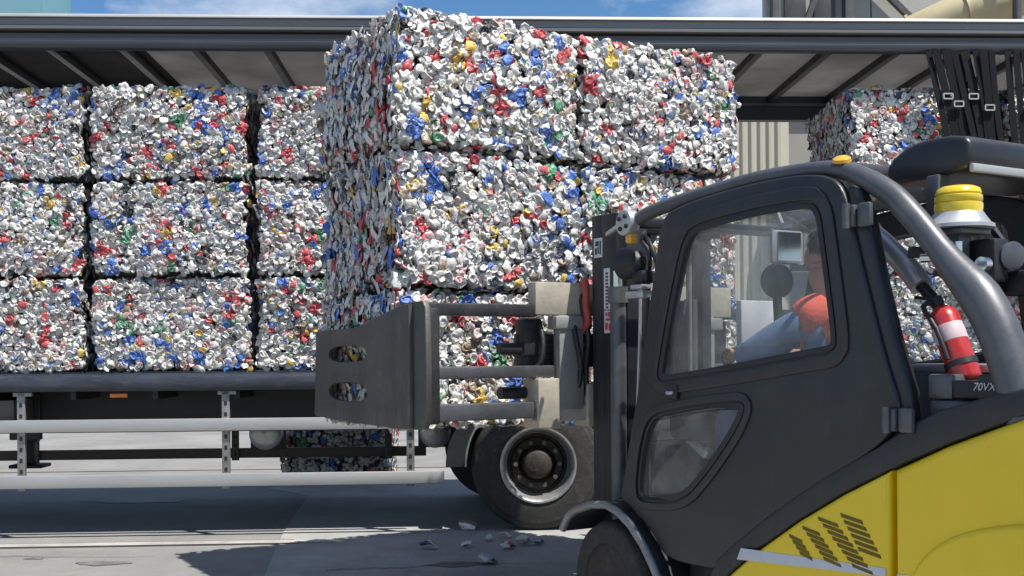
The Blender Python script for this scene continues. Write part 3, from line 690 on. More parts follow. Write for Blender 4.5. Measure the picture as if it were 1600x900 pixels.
low = [(-0.197, 1.068), (-0.39, 1.105), (-0.604, 1.135), (-0.80, 1.153), (-.815, 1.14), (-0.762, 1.054), (-0.601, 0.883), (-0.429, 0.735), (-0.154, 0.706), (-0.106, 0.725), (-0.132, 0.904)]
doutS, winS, lowS = chaikin(dout, 2), chaikin(win, 2), chaikin(low, 2)
def door(y0, y1, sgn):
    d = plate('door', [doutS, winS, lowS], y0, y1, 'cab', fk, .012, 40, 3)
    for ol, nm in ((winS, 'window'), (lowS, 'lower_window')):
        ym = (y0 + y1) / 2
        g = plate('window_pane' if nm == 'window' else 'lower_pane', [inset(ol, -.004)], ym - .003, ym + .003, 'glass', d, .0005)
        yo = y1 if sgn > 0 else y0
        plate('window_seal', [inset(ol, -.014), inset(ol, .010)], yo - .004, yo + .006, 'black', d, .003)
    # pressed outer frame and lower panel
    yo = (y1 - .003, y1 + .009) if sgn > 0 else (y0 - .009, y0 + .003)
    fr = inset(winS, -.075)
    plate('door_pressing', [fr, inset(winS, -.022)], yo[0], yo[1], 'cab', d, .005, 40, 3)
    plate('door_pressing', [inset(lowS, -.055), inset(lowS, -.02)], yo[0], yo[1], 'cab', d, .005, 40, 3)
    return d
dl = door(.525, .57, 1)
door(-.57, -.525, -1)
MB().box(-.41, -.33, .571, .588, 1.165, 1.232, .008).build('handle_recess', 'black', dl)
MB().box(-.395, -.35, .589, .602, 1.185, 1.20, .004).build('handle', 'silver', dl)
for (x, z) in ((-1.372, 1.849), (-1.545, 1.128)):
    MB().box(x - .06, x + .0, .573, .60, z - .04, z + .04, .008).box(x - .125, x - .064, .568, .592, z - .043, z + .043, .01).cyl((x - .03, .606, z - .045), (x - .03, .606, z + .045), .014).build('hinge', 'tube', dl)
# B pillar and hood
plate('rear_pillar', [chaikin([(-1.335, 1.97), (-1.43, 1.95), (-1.535, 1.5), (-1.66, 1.14), (-1.58, 1.10), (-1.46, 1.45)], 1)], .49, .555, 'cab', fk, .02)
plate('rear_pillar', [chaikin([(-1.335, 1.97), (-1.43, 1.95), (-1.535, 1.5), (-1.66, 1.14), (-1.58, 1.10), (-1.46, 1.45)], 1)], -.555, -.49, 'cab', fk, .02)
rim = [(-0.60, .42), (-0.64, 0.495), (-0.75, 0.58), (-.944, .715), (-1.129, 0.829), (-1.25, .898), (-1.501, 1.025), (-1.64, 1.11), (-1.77, 1.169), (-1.985, 1.227), (-2.12, 1.255), (-2.3, 1.262), (-2.46, 1.24),
       (-2.46, 1.20), (-2.2, 1.185), (-2.08, 1.163), (-1.985, 1.127), (-1.794, 1.055), (-1.571, 0.958), (-1.352, 0.852), (-1.128, 0.727), (-0.88, 0.568), (-0.73, 0.455), (-.70, .42)]
plate('hood_trim', [rim], -.575, .575, 'cabtrim', fk, .012)
top = [(-0.715, 0.43), (-0.735, 0.452), (-0.88, 0.562), (-1.128, 0.721), (-1.352, 0.846), (-1.564, 0.950)]
def hoodpanel(name, pts, bev):
    return plate(name, [pts], -.585, .585, 'yellow', fk, bev, 50, 5)
sp_ = hoodpanel('side_cover', top + [(-1.564, .30), (-.70, .30)], .022)
cw = hoodpanel('counterweight', [(-1.584, 0.955), (-1.794, 1.049), (-1.985, 1.121), (-2.08, 1.155), (-2.25, 1.178), (-2.42, 1.17), (-2.54, 1.10), (-2.60, .95), (-2.62, .45), (-2.52, .30), (-1.584, .30)], .03)
# pressed crease in the counterweight
cr_ = [(-1.66, .60), (-1.70, .665), (-1.76, .72), (-1.841, 0.768), (-1.95, .805), (-2.071, 0.832), (-2.3, .86), (-2.52, .86), (-2.52, .4), (-1.66, .4)]
plate('pressed_panel', [chaikin(cr_, 1)], .55, .603, 'yellow', cw, .022, 60, 5)
plate('stripe', [[(-.815, .575), (-1.55, .611), (-1.55, .583), (-.79, .525)]], .5845, .5875, 'sticker', sp_, .0005)
plate('stripe', [[(-1.60, .600), (-1.655, .603), (-1.655, .577), (-1.60, .573)]], .5845, .5875, 'sticker', cw, .0005)
mb = MB()
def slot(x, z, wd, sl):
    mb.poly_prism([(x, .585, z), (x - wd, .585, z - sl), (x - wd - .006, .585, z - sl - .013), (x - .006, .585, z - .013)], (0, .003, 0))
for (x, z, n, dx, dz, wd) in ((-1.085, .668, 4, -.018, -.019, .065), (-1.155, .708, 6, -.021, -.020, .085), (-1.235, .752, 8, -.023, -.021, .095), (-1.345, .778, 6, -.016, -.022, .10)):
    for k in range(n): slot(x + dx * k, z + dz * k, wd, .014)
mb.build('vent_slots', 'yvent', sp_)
# chassis, floor, steps
MB().box(-2.3, -.45, -.45, .45, .14, .44, .02).box(-.5, .30, -.36, .36, .16, .52, .02).build('chassis', 'chassis', fk)
MB().box(-1.5, -.02, -.50, .50, .53, .56, .005).build('cab_floor', 'black', fk)
MB().box(-.66, -.33, .42, .565, .30, .325, .006).box(-.64, -.35, .44, .47, .32, .44, .004).box(-.72, -.66, .42, .56, .28, .44, .01).build('step', 'black', fk)
MB().box(-.13, -.01, -.44, .44, .57, .95, .03).box(-.27, -.10, -.40, .40, .96, 1.13, .04).build('dashboard', 'black', fk)
MB().bar((-.20, .10, .57), (-.24, .10, .66), .07, .015, .004).bar((-.20, -.05, .57), (-.24, -.05, .66), .07, .015, .004).build('pedals', 'galv', fk)
MB().bar((-.12, .30, .98), (-.34, .36, .90), .03, .03, .006).cyl((-.34, .36, .90), (-.36, .36, .93), .022).build('parking_lever', 'silver', fk)
MB().box(-1.55, -1.16, -.5, .5, .57, 1.0, .05).build('engine_cover', 'black', fk)
# front wheels, fenders
def fwheel(x, y, r, wd, s, name='drive_wheel'):
    e = bpy.data.objects.new(name, None); COL.objects.link(e); e.parent = fk; e.location = (x, y, r); e.rotation_euler = (0, 0, 0 if s > 0 else math.pi)
    h = wd / 2
    MB().lathe([(-h, r * .62), (-h * 1.02, r * .8), (-h * .9, r * .95), (-h * .6, r), (h * .6, r), (h * .9, r * .95), (h * 1.0, r * .90), (h * 1.04, r * .78), (h * 1.0, r * .66), (h * .98, r * .62)], (0, 0, 0), (0, 1, 0), 48, cap=False).build('tyre', 'tyre', e, 30)
    mb = MB().lathe([(h * .98, r * .63), (h * 1.02, r * .60), (h * .9, r * .57), (h * .35, r * .52), (h * .3, r * .36), (h * .5, r * .30), (h * .5, .01)], (0, 0, 0), (0, 1, 0), 36)
    for k in range(6): a = k * math.pi / 3; mb.cyl((r * .42 * math.cos(a), h * .3, r * .42 * math.sin(a)), (r * .42 * math.cos(a), h * .45, r * .42 * math.sin(a)), .014, seg=8)
    mb.build('rim', 'rimdark', e, 40); return e
for s in (1, -1):
    fwheel(.11, s * .495, .285, .21, s); fwheel(-1.55, s * .47, .25, .18, s, 'steer_wheel')
    pts = [(.50, .49), (.45, .560), (0.38, .603), (0.228, 0.650), (0.10, 0.662), (0.0, 0.638), (-0.10, 0.588), (-0.20, 0.505), (-0.273, 0.42), (-0.33, 0.34)]
    outer = chaikin(pts, 1); inn = inset(pts, 0); ring = [(a, b) for a, b in pts]; inner = [(.11 + (a - .11) * .93, .29 + (b - .29) * .93) for a, b in pts]
    mb = MB(); y = s * .36
    mb.poly_prism([(a, y, b) for a, b in ring] + [(a, y, b) for a, b in inner[::-1]], (0, s * .245, 0)); fd = mb.build('fender', 'cabtrim', fk, 50)
    mb = MB(); mb.tube([(a, s * .605, b) for a, b in [((p[0] + q[0]) / 2, (p[1] + q[1]) / 2) for p, q in zip(ring, inner)]], .02, 10); mb.build('fender_edge', 'galv', fd, 60)  # edge paler than the fender, sunlight on the rim painted in
# guard frame and roof
gp = [(0.006, 1.985), (-0.119, 2.018), (-.3, 2.040), (-0.527, 2.055), (-0.844, 2.071), (-1.126, 2.062), (-1.26, 2.045), (-1.379, 2.004), (-1.509, 1.925), (-1.60, 1.84), (-1.686, 1.745), (-1.785, 1.632), (-1.875, 1.535), (-1.94, 1.425), (-1.99, 1.30), (-2.045, 1.14)]
def smooth_path(p, n=3):
    out = []
    for i in range(len(p) - 1):
        p0, p1, p2, p3 = [np.array(p[max(0, min(len(p) - 1, i + k))]) for k in (-1, 0, 1, 2)]
        for k in range(n):
            t = k / n; out.append(tuple(.5 * ((2 * p1) + (-p0 + p2) * t + (2 * p0 - 5 * p1 + 4 * p2 - p3) * t * t + (-p0 + 3 * p1 - 3 * p2 + p3) * t ** 3)))
    return out + [tuple(p[-1])]
gps = smooth_path(gp)
for s in (1, -1):
    rr = [.032 + .012 * min(1, max(0, (-a - 1.2) / .35)) + .024 * min(1, max(0, (-a - 1.72) / .15)) for a, b in gps]
    MB().tube([(a, s * .505, b) for a, b in gps], rr, 16).build('guard_leg', 'tube', fk, 60)
    MB().bar((.06, s * .47, .64), (-.27, s * .47, 1.99), .06, .07, .01).build('front_pillar', 'cab', fk)
roof = [(a, b) for a, b in gps if -1.36 < a < -.1]
MB().poly_prism([(a, -.47, b - .028) for a, b in roof] + [(a, -.47, b - .004) for a, b in roof[::-1]], (0, .94, 0)).build('roof_panel', 'glass', fk, 50)
mb = MB()
for k in range(7): a, b = roof[2 + k * (len(roof) - 4) // 6]; mb.bar((a, -.47, b + .018), (a, .47, b + .018), .02, .035, .004)
mb.build('roof_bars', 'tube', fk)
MB().bar((-.02, -.5, 1.985), (-.02, .5, 1.985), .05, .05, .01).build('front_beam', 'cab', fk)
plate_ = MB(); plate_.poly_prism([(.045, -.44, .95), (.045, .44, .95), (-.24, .44, 1.95), (-.24, -.44, 1.95)], (.006, 0, .002)); plate_.build('windscreen', 'glass', fk)
MB().cyl((.012, .50, 1.985), (.012, .56, 1.985), .062, bev=.008, seg=28).build('guard_boss', 'silver', fk)
mb = MB()
for k in range(4): a = k * math.pi / 2 + .6; mb.cyl((.012 + .034 * math.cos(a), .559, 1.985 + .034 * math.sin(a)), (.012 + .034 * math.cos(a), .568, 1.985 + .034 * math.sin(a)), .011, seg=8)
mb.build('boss_bolts', 'black', fk)
MB().bar((.05, .53, 1.99), (.24, .49, 1.955), .022, .02, .004).build('guard_bracket', 'silver', fk)
hl = MB().lathe([(0, .03), (.02, .055), (.09, .075), (.12, .078), (.125, .06)], (-.02, .47, 1.80), (1, .15, 0), 24).box(-.05, .03, .42, .5, 1.70, 1.76, .01).build('headlamp', 'black', fk)
MB().lathe([(.126, .062), (.132, .055), (.135, .01)], (-.02, .47, 1.80), (1, .15, 0), 24).build('headlamp_lens', 'silver', hl)
MB().box(-.03, .02, .50, .545, 1.885, 1.935, .012).build('turn_signal', 'amber', fk)
MB().box(-.06, .08, .44, .50, 1.63, 1.665, .006).box(-.09, .0, .47, .53, 1.67, 1.69, .004).build('lamp_bracket', 'silver', fk)
mb = MB()
mb.tube(smooth_path([(.02, .42, 1.92), (-.06, .45, 1.87), (-.09, .43, 1.75), (-.03, .41, 1.6), (.05, .40, 1.3), (.10, .40, .9)]), .014, 8)
mb.tube(smooth_path([(.06, .40, 1.95), (.0, .46, 1.9), (-.06, .46, 1.84), (.0, .42, 1.7), (.08, .39, 1.3), (.14, .38, .9)]), .011, 8)
mb.build('hydraulic_hose', 'black', fk, 60)
MB().tube(smooth_path([(.08, .41, 1.69), (.09, .41, 1.4), (.13, .41, .9), (.16, .41, .65)]), .008, 8).build('grease_pipe', 'alu', fk, 60)
MB().lathe([(0, .035), (.012, .033), (.02, .02), (.022, .005)], (-1.30, .515, 2.068), (-.25, .35, 1), 20).build('roof_marker', 'amber', fk)
# rear roof unit and beacon
plate('roof_unit', [chaikin([(-1.33, 1.985), (-1.345, 2.075), (-1.45, 2.125), (-1.60, 2.13), (-1.70, 2.11), (-1.70, 2.005), (-1.60, 1.985)], 1, .2)], -.36, .325, 'cab', fk, .018)
MB().bar((-1.705, -.36, 2.0), (-1.705, .32, 2.0), .02, .03, .006).build('roof_unit_edge', 'alu', fk)
bk = MB().box(-1.60, -1.545, .30, .36, 1.80, 1.99, .008).box(-1.74, -1.54, .26, .42, 1.765, 1.785, .006).box(-1.70, -1.64, .32, .38, 1.62, 1.77, .008).build('beacon_bracket', 'tube', fk)
bc = MB().lathe([(0, .118), (.012, .118), (.02, .105), (.045, .088), (.055, .082), (.06, .03)], (-1.675, .35, 1.787), (0, 0, 1), 32).build('beacon_base', 'silver', fk, 50)
MB().lathe([(0, .078), (.02, .081), (.034, .080), (.037, .075), (.042, .080), (.06, .079), (.064, .073), (.069, .077), (.085, .072), (.094, .055), (.097, .01)], (-1.675, .35, 1.84), (0, 0, 1), 32).build('beacon_lens', 'beacon', bc, 50)
mb = MB()
mb.box(-1.78, -1.62, .22, .30, 1.60, 1.75, .012).bar((-1.5, .40, 1.72), (-1.9, .0, 1.70), .03, .04, .006)
mb.box(-1.86, -1.70, -.15, .2, 1.56, 1.64, .012)
mb.build('rear_lamp_bar', 'black', fk)
MB().cyl((-1.69, .38, 1.66), (-1.69, .38, 1.74), .022).cyl((-1.64, .40, 1.69), (-1.58, .43, 1.69), .016).box(-1.73, -1.67, .40, .43, 1.655, 1.675, .004).box(-1.78, -1.70, .31, .35, 1.60, 1.615, .003).cyl((-1.755, .31, 1.66), (-1.755, .34, 1.66), .025).build('chrome_fittings', 'chrome', fk)
wl = MB().lathe([(-.03, .02), (-.025, .035), (.0, .046), (.03, .050), (.034, .04), (.038, .01)], (-1.77, .22, 1.69), (-1, .25, -.05), 24).build('work_lamp', 'tube', fk, 50)
MB().bar((-1.75, .215, 1.74), (-1.70, .21, 1.80), .02, .02).build('lamp_stem', 'black', wl)
# pair of light grey rear grab rails seen behind the pillar
MB().tube(smooth_path([(-1.20, .33, 2.03), (-1.23, .33, 1.90), (-1.27, .33, 1.82), (-1.33, .33, 1.77), (-1.43, .33, 1.68), (-1.50, .33, 1.60)]), .042, 14).build('air_intake', 'silver', fk, 60)
MB().tube(smooth_path([(-1.495, .33, 1.605), (-1.55, .33, 1.55), (-1.60, .30, 1.45), (-1.60, .27, 1.33), (-1.62, .26, 1.20)]), .022, 10).build('intake_hose', 'black', fk, 60)
MB().box(-1.74, -1.66, -.30, .30, 1.56, 1.60, .01).build('rear_cross_rail', 'black', fk)
MB().box(-2.0, -1.66, .05, .50, 1.13, 1.20, .02).box(-1.76, -1.66, .30, .50, 1.20, 1.285, .01).build('hood_console', 'tube', fk)
MB().box(-1.90, -1.772, .30, .515, 1.205, 1.265, .008).build('console_vent', 'black', fk)
MB().box(-1.80, -1.42, .02, .335, 1.288, 1.318, .006).build('window_ledge', 'silver', fk)
def text(name, s, size, loc, rot, m, parent, shear=0.25):
    cu = bpy.data.curves.new('tx', 'FONT'); cu.body = s; cu.size = size; cu.extrude = .001; cu.shear = shear; cu.align_x = 'CENTER'; cu.align_y = 'CENTER'
    to = bpy.data.objects.new('tmp', cu); COL.objects.link(to); dg = bpy.context.evaluated_depsgraph_get(); me = bpy.data.meshes.new_from_object(to.evaluated_get(dg))
    bpy.data.objects.remove(to); bpy.data.curves.remove(cu); me.materials.clear()
    o = link(name, me, m, parent); o.location = loc; o.rotation_euler = rot; return o
text('model_lettering', '70VX', .036, (-1.905, .532, 1.245), (R(90), 0, R(180)), 'sticker', fk)
MB().box(-2.03, -1.88, .50, .529, 1.20, 1.285, .006).build('name_panel', 'cabtrim', fk)
# mast
for s in (1, -1):
    mb = MB()
    if s > 0:
        mb.box(.43, .53, .29, .385, .10, 2.085, .008).box(.22, .32, .29, .385, .10, 2.075, .008).box(.31, .44, .355, .385, .10, 2.08, .004)
        ml = mb.build('mast_channel', 'mast', fk)
        MB().box(.40, .50, .22, .285, .16, 2.05, .006).box(.27, .34, .22, .285, .16, 2.05, .006).box(.33, .41, .22, .24, .16, 2.05).build('inner_channel', 'mast', fk)
        MB().cyl((.25, .42, .3), (.25, .42, 1.62), .040, seg=20).cyl((.25, .42, 1.62), (.25, .42, 1.70), .05, seg=20).build('lift_cylinder', 'tube', fk, 40)
        MB().cyl((.25, .42, 1.70), (.25, .42, 1.78), .024, seg=16).build('cylinder_rod', 'chrome', fk, 40)
    else:
        mb.box(.39, .53, -.30, -.235, .10, 2.085, .008); mb.build('mast_channel', 'mast', fk)
        MB().cyl((.43, -.19, .3), (.43, -.19, 1.66), .036, seg=20).build('lift_cylinder', 'tube', fk, 40)
    if s > 0:
        def label(x0, x1, z0, z1, m, bars, ink):
            o = MB().box(x0, x1, .3845, .387, z0, z1).build('warning_label', m, ml)
            b = MB()
            for (a0, a1, c0, c1) in bars: b.box(x0 + (x1 - x0) * a0, x0 + (x1 - x0) * a1, .3865, .3885, z0 + (z1 - z0) * c0, z0 + (z1 - z0) * c1)
            b.build('label_print', ink, o)
        label(.43, .505, 1.865, 1.965, 'sticker', [(.15, .3, .15, .85), (.4, .8, .6, .85), (.4, .55, .2, .55), (.65, .85, .15, .5)], 'ink')
        label(.365, .418, 1.595, 1.805, 'sticker', [(.3, .7, .03 + k * .082, .075 + k * .082) for k in range(11)], 'ink')
        label(.345, .418, 1.475, 1.590, 'pinksticker', [(.2, .45, .1, .4), (.55, .85, .15, .45), (.2, .8, .55, .65), (.25, .5, .72, .92), (.6, .8, .75, .9)], 'redink')
for z0, z1 in ((1.98, 2.06), (.9, .98), (.25, .35)): MB().box(.30, .39, -.29, .29, z0, z1, .008).build('mast_crossbeam', 'mast', fk)
for s in (1, -1):
    MB().tube([(.38, s * .14, 2.0), (.38, s * .14, .9)], .012, 8).build('lift_chain', 'galv', fk)
    MB().cyl((.38, s * .12, 1.99), (.38, s * .16, 1.99), .06, seg=20).build('chain_pulley', 'tube', fk, 40)
# clamp: load frame a (along face), d (towards camera) -> local x = 1.05 - d, y = 1.26 - a
def cb(mb, a0, a1, d0, d1, z0, z1, bev=.006): return mb.box(1.05 - max(d0, d1), 1.05 - min(d0, d1), 1.26 - max(a0, a1), 1.26 - min(a0, a1), z0, z1, bev)
cg = cb(cb(MB(), .60, 1.92, .33, .41, 1.575, 1.745), .60, 1.92, .36, .42, 1.02, 1.10).build('carriage_plate', 'beige', fk)
for a0 in (.60, 1.78): cb(MB(), a0, a0 + .14, .27, .43, .985, 1.245, .01).build('slide_block', 'beige', fk)
for a0 in (.90, 1.46): cb(MB(), a0, a0 + .14, .30, .44, .985, 1.215, .01).build('slide_block', 'beige', fk)
for a0 in (.735, 1.635): cb(cb(MB(), a0, a0 + .15, .36, .425, 1.08, 1.574, .008), a0 - .03, a0 + .20, .35, .44, 1.50, 1.57, .01).build('carriage_post', 'greygreen', fk)
mb = cb(cb(MB(), .95, 1.57, .425, .50, 1.05, 1.66), .57, 1.95, .23, .30, 1.30, 1.48)
cb(mb, .57, .69, .24, .34, 1.36, 1.56, .02); cb(mb, 1.83, 1.95, .24, .34, 1.36, 1.56, .02); mb.build('clamp_frame', 'steeldark', fk)
for (z, s) in ((1.40, 0), (1.17, 0)):
    MB().cyl((1.05 - .29, 1.26 - .45, z), (1.05 - .29, 1.26 - 1.0, z), .032, seg=18).build('clamp_cylinder', 'steeldark', fk, 40)
mb = MB(); mb.tube(smooth_path([(.63, .37, 1.74), (.58, .395, 1.755), (.56, .40, 1.70), (.575, .39, 1.62), (.58, .375, 1.55), (.62, .37, 1.50)]), .020, 10).build('hydraulic_hose', 'hose', fk, 60)
mb = MB(); mb.tube(smooth_path([(.66, .37, 1.70), (.62, .38, 1.60), (.60, .36, 1.45), (.63, .36, 1.3), (.64, .34, 1.1)]), .016, 8).tube(smooth_path([(.64, .43, 1.56), (.60, .44, 1.45), (.60, .41, 1.3), (.66, .40, 1.14)]), .014, 8).tube(smooth_path([(.72, .60, 1.55), (.67, .60, 1.45), (.66, .62, 1.33), (.72, .66, 1.27)]), .015, 8).build('hydraulic_hose', 'black', fk, 60)
pad = [(-1.033, 1.521), (-0.42, 1.526), (-0.36, 1.535), (-0.023, 1.59), (0.16, 1.618), (0.293, 1.632), (0.44, 1.632), (0.47, 1.60), (0.48, 1.30), (0.47, 1.05), (0.44, 1.012), (0.30, 1.0), (-0.034, .998), (-0.669, 1.003), (-1.06, 1.015), (-1.07, 1.03)]
def ell(cx, cz, a, b, n=20): return [(cx + math.copysign(abs(math.cos(t)) ** .7, math.cos(t)) * a, cz + math.sin(t) * b) for t in [2 * math.pi * k / n for k in range(n)]]
for s in (1, -1):
    # mirrored about the load centre (y = 0)
    y0, y1 = (1.29, 1.322) if s > 0 else (-1.322, -1.29)
    pd = plate('clamp_plate', [[(1.05 - d, z) for d, z in pad], [(1.05 - d, z) for d, z in ell(-.545, 1.383, .29, .047)], [(1.05 - d, z) for d, z in ell(-.545, 1.170, .29, .054)]], y0, y1, 'steelgrey', fk, .005)
    plate('plate_rib', [[(1.05 - d, z) for d, z in ((.30, 1.62), (.335, 1.62), (.335, 1.01), (.30, 1.01))]], *((1.321, 1.345) if s > 0 else (-1.345, -1.321)), 'steelgrey', pd, .004)
    for (z0, z1, m, a1) in ((1.565, 1.628, 'steeldark', .62), (1.25, 1.312, 'steelarm', .72), (1.04, 1.125, 'steelarm', .66)):
        a, b = sorted((s * 1.288, s * (1.26 - a1)))
        MB().box(1.05 - .40, 1.05 - .32, a, b, z0, z1, .008).build('clamp_arm', m, fk)
    a, b = sorted((s * 1.288, s * 1.22))
    MB().box(1.05 - .43, 1.05 - .30, a, b, 1.03, 1.60, .012).build('arm_upright', 'steeldark', fk)
# cab interior
MB().box(-1.22, -.72, -.25, .25, .85, .97, .04).box(-1.22, -1.10, -.22, .22, .93, 1.30, .05).box(-1.2, -.78, -.2, .2, .57, .86, .02).build('operator_seat', 'seat', fk)
sw = MB(); c0 = Vector((-.29, 0, 1.29)); ax = Vector((-.55, 0, .84)).normalized(); ux = Vector((0, 1, 0)); uy = ax.cross(ux)
sw.tube([c0 + (ux * math.cos(t) + uy * math.sin(t)) * .17 for t in [2 * math.pi * k / 28 for k in range(29)]], .014, 10, cap=False)
for t in (0.5, 2.64, 4.7): sw.bar(c0, c0 + (ux * math.cos(t) + uy * math.sin(t)) * .165, .02, .012)
sw.cyl(c0 - ax * .28, c0 + ax * .015, .03); sw.build('steering_wheel', 'black', fk, 50)
mr = MB().box(-.498, -.478, -.10, .10, 1.77, 1.93, .018).bar((-.47, 0, 1.92), (-.42, 0, 2.02), .02, .02).build('interior_mirror', 'silver', fk)
MB().box(-.504, -.5005, -.07, .07, 1.785, 1.915).build('mirror_glass', 'mirror', mr)
fn = MB().lathe([(-.03, .02), (-.025, .07), (.0, .082), (.02, .07), (.03, .01)], (-.40, -.02, 1.70), (-1, .4, 0), 24).bar((-.40, -.02, 1.63), (-.40, -.04, 1.28), .03, .03).build('cab_fan', 'black', fk, 50)
MB().tube([(-.30, .42, 1.87), (-.20, .42, 1.80), (-.14, .42, 1.55), (-.07, .42, 1.27), (-.03, .42, 1.05)], .009, 8).build('wiper_arm', 'silver', fk)
MB().box(-.20, -.16, -.25, .02, 1.38, 1.62, .006).build('display_unit', 'sticker', fk)
MB().box(-.30, -.10, .20, .44, 1.13, 1.22, .03).build('dash_pod', 'black', fk)
MB().box(-.27, -.14, .33, .45, 1.222, 1.235, .004).build('paper_notes', 'sticker', fk)

# ------------------------------------------------------------ fire extinguisher
p0 = fw(-1.742, .395, 1.255); p1 = fw(-1.63, .395, 1.52); ax = (p1 - p0).normalized()
ex = empty('fire_extinguisher', p0, label='red fire extinguisher with white label strapped to the forklift rear pillar', cat='extinguisher')
ln = (p1 - p0).length
MB().lathe([(0, .035), (.006, .048), (.02, .052), (ln * .82, .052), (ln * .92, .044), (ln * .99, .02), (ln, .015)], (0, 0, 0), ax, 28).build('cylinder', 'red', ex, 50)
MB().lathe([(ln * .52, .0525), (ln * .53, .0532), (ln * .72, .0532), (ln * .73, .0525)], (0, 0, 0), ax, 28).build('paper_label', 'pinksticker', ex, 50)
MB().lathe([(ln, .018), (ln * 1.05, .02), (ln * 1.12, .016), (ln * 1.13, .005)], (0, 0, 0), ax, 14).bar(ax * ln * 1.08, ax * ln * 1.1 + U * .09 + Vector((0, 0, .01)), .018, .012, .003).build('valve_head', 'black', ex, 50)
MB().tube(smooth_path([tuple(ax * ln * 1.06), tuple(ax * ln * 1.0 + LV * .05 + U * .03), tuple(ax * ln * .7 + LV * .062), tuple(ax * ln * .3 + LV * .060)]), .009, 8).build('hose', 'black', ex, 60)
MB().lathe([(ln * .20, .0535), (ln * .20, .056), (ln * .27, .056), (ln * .27, .0535)], (0, 0, 0), ax, 28).build('bracket_strap', 'black', ex, 50)

# ------------------------------------------------------------ operator
def skin_mesh(name, verts, edges, radii, m, parent, root=0, sub=2):
    me = bpy.data.meshes.new('tmp'); me.from_pydata(verts, edges, []); o = bpy.data.objects.new('tmp', me); COL.objects.link(o)
    s = o.modifiers.new('s', 'SKIN'); s.use_smooth_shade = True
    sv_ = me.skin_vertices[0].data
    for i, r in enumerate(radii):
        sv_[i].radius = (r, r) if not isinstance(r, tuple) else r; sv_[i].use_root = (i == root)
    b = o.modifiers.new('b', 'SUBSURF'); b.levels = sub; b.render_levels = sub
    dg = bpy.context.evaluated_depsgraph_get(); out = bpy.data.meshes.new_from_object(o.evaluated_get(dg))
    bpy.data.objects.remove(o); bpy.data.meshes.remove(me); out.name = name; out.materials.clear()
    if parent is None and name is None: return out
    ob = link(name, out, m, parent); out.shade_smooth(); return ob
HIP = (-.93, 0, 1.04)
J = dict(hip=HIP, belly=(-.94, 0, 1.18), chest=(-.90, 0, 1.36), neck0=(-.85, 0, 1.54), neck1=(-.82, 0, 1.61), head0=(-.80, 0, 1.69), head1=(-.785, 0, 1.78), head2=(-.80, 0, 1.85))
for s, k in ((1, 'l'), (-1, 'r')):
    J['sh' + k] = (-.86, s * .195, 1.49); J['el' + k] = (-.64, s * .285, 1.345); J['wr' + k] = (-.46, s * .19, 1.35); J['hd' + k] = (-.40, s * .172, 1.345)
    J['hp' + k] = (-.90, s * .10, 1.02); J['kn' + k] = (-.345, s * .18, 1.08); J['an' + k] = (-.37, s * .16, .64); J['to' + k] = (-.22, s * .17, .595)
def fig(keys, edges, rad, name, m, parent, extra=()):
    idx = {k: i for i, k in enumerate(keys)}
    return skin_mesh(name, [J[k] for k in keys], [(idx[a], idx[b]) for a, b in edges], rad, m, parent)
body_keys = ['hip', 'belly', 'chest', 'neck0', 'neck1', 'head0', 'head1', 'head2']; be = [('hip', 'belly'), ('belly', 'chest'), ('chest', 'neck0'), ('neck0', 'neck1'), ('neck1', 'head0'), ('head0', 'head1'), ('head1', 'head2')]
br = [(.13, .15), (.115, .14), (.12, .15), (.065, .075), (.052, .052), (.072, .066), (.092, .076), (.066, .058)]
for k in 'lr':
    s = 1 if k == 'l' else -1
    body_keys += ['sh' + k, 'el' + k, 'wr' + k, 'hd' + k, 'hp' + k, 'kn' + k, 'an' + k, 'to' + k]
    be += [('chest', 'sh' + k), ('sh' + k, 'el' + k), ('el' + k, 'wr' + k), ('wr' + k, 'hd' + k), ('hip', 'hp' + k), ('hp' + k, 'kn' + k), ('kn' + k, 'an' + k), ('an' + k, 'to' + k)]
    br += [.058, .043, .028, (.034, .022), .082, .058, .042, .036]
    # fingers curl around the steering wheel rim
    for f in range(4):
        bx = .0 + (f - 1.5) * .019; L1 = (.030, .034, .031, .025)[f]
        base = Vector(J['hd' + k]); pts = [base + Vector((.03, s * .004, bx * .9)), base + Vector((.03 + L1, s * .012, bx + .004)), base + Vector((.045 + L1, -s * .012, bx - .004)), base + Vector((.03 + L1 * .8, -s * .028, bx - .008))]
        prev = 'hd' + k
        for q, p in enumerate(pts):
            nm = 'f%s%d%d' % (k, f, q); J[nm] = tuple(p); body_keys.append(nm); be.append((prev, nm)); br.append((.0095, .009, .0085, .007)[q]); prev = nm
    prev = 'hd' + k
    for q, p in enumerate([Vector(J['hd' + k]) + Vector((.0, -s * .024, .022)), Vector(J['hd' + k]) + Vector((.025, -s * .038, .032)), Vector(J['hd' + k]) + Vector((.05, -s * .036, .026))]):
        nm = 't%s%d' % (k, q); J[nm] = tuple(p); body_keys.append(nm); be.append((prev, nm)); br.append((.012, .0105, .0085)[q]); prev = nm
for nm, p, r in (('nose0', (-.715, 0, 1.775), .018), ('nose1', (-.688, 0, 1.752), .013), ('earl', (-.80, .082, 1.765), .02), ('earr', (-.80, -.082, 1.765), .02), ('chin', (-.735, 0, 1.70), .034), ('brow', (-.715, 0, 1.805), .028)):
    J[nm] = p; body_keys.append(nm); br.append(r)
be += [('head1', 'nose0'), ('nose0', 'nose1'), ('head1', 'earl'), ('head1', 'earr'), ('head0', 'chin'), ('head1', 'brow')]
PX = fw(.07, 0, 0.01)
pe = fig(body_keys, be, br, 'person', 'skin', None); pe.location = PX; pe.rotation_euler = (0, 0, FA)
pe.data.materials.append(M['jeans'])
for p_ in pe.data.polygons:
    c_ = p_.center
    if c_.z < 1.575 and not (c_.x > -.475 and c_.z > 1.27): p_.material_index = 1
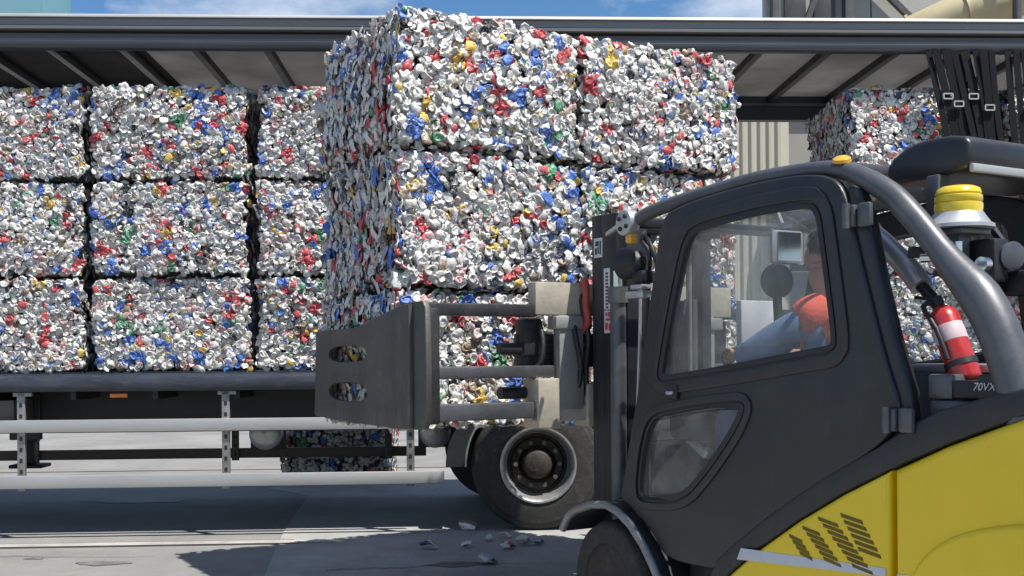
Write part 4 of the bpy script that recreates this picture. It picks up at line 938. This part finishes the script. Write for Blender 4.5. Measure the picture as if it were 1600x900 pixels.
tag(pe, 'forklift operator in blue workwear and an orange-red vest seated behind the cab window', 'person')
ck = ['hip', 'belly', 'chest', 'neck0']; ce = [('hip', 'belly'), ('belly', 'chest'), ('chest', 'neck0')]; crad = [(.145, .165), (.14, .16), (.145, .17), (.085, .095)]
for k in 'lr':
    ck += ['sh' + k, 'el' + k, 'wr' + k]; ce += [('chest', 'sh' + k), ('sh' + k, 'el' + k), ('el' + k, 'wr' + k)]; crad += [.092, .076, .050]
fig(ck, ce, crad, 'jacket', 'jeans', pe)
tk = ['hip']; te_ = []; trad = [(.15, .17)]
for k in 'lr':
    tk += ['hp' + k, 'kn' + k, 'an' + k]; te_ += [('hip', 'hp' + k), ('hp' + k, 'kn' + k), ('kn' + k, 'an' + k)]; trad += [.105, .088, .064]
fig(tk, te_, trad, 'trousers', 'jeans', pe)
for k in 'lr':
    J['a2' + k] = (J['an' + k][0] + .0, J['an' + k][1], .60); fig(['a2' + k, 'to' + k], [('a2' + k, 'to' + k)], [.052, .042], 'shoe', 'black', pe)
J['v0'] = (-.945, 0, 1.10); J['v1'] = (-.935, 0, 1.25); J['v2'] = (-.905, 0, 1.38); J['v3'] = (-.87, 0, 1.505)
for k, s in (('l', 1), ('r', -1)): J['vs' + k] = (-.86, s * .16, 1.515); J['vt' + k] = (-.845, s * .25, 1.49)
fig(['v0', 'v1', 'v2', 'v3', 'vsl', 'vsr', 'vtl', 'vtr'], [('v0', 'v1'), ('v1', 'v2'), ('v2', 'v3'), ('v2', 'vsl'), ('v2', 'vsr'), ('vsl', 'vtl'), ('vsr', 'vtr')], [(.162, .185), (.16, .18), (.165, .188), (.10, .115), .108, .108, .080, .080], 'vest', 'vest', pe)
hb = bmesh.new(); bmesh.ops.create_uvsphere(hb, u_segments=24, v_segments=16, radius=1)
bmesh.ops.delete(hb, geom=[v for v in hb.verts if v.co.z < -.25 or (v.co.x > .45 and v.co.z < .45)], context='VERTS')
for v in hb.verts: v.co = Vector((-.805 + v.co.x * .108, v.co.y * .090, 1.805 + v.co.z * .108)) + Vector((rnd.uniform(-.003, .003),) * 3)
hm = bpy.data.meshes.new('hair'); hb.to_mesh(hm); hb.free(); h_ = link('hair', hm, 'hair', pe, smooth=80)
sm_ = h_.modifiers.new('t', 'SOLIDIFY'); sm_.thickness = .012
eb = MB()
for s in (1, -1): eb.lathe([(-.008, .004), (-.004, .010), (.004, .011), (.009, .004)], (-.722, s * .034, 1.785), (1, s * .15, 0), 12)
eb.build('eyes', 'sticker', pe, 60)
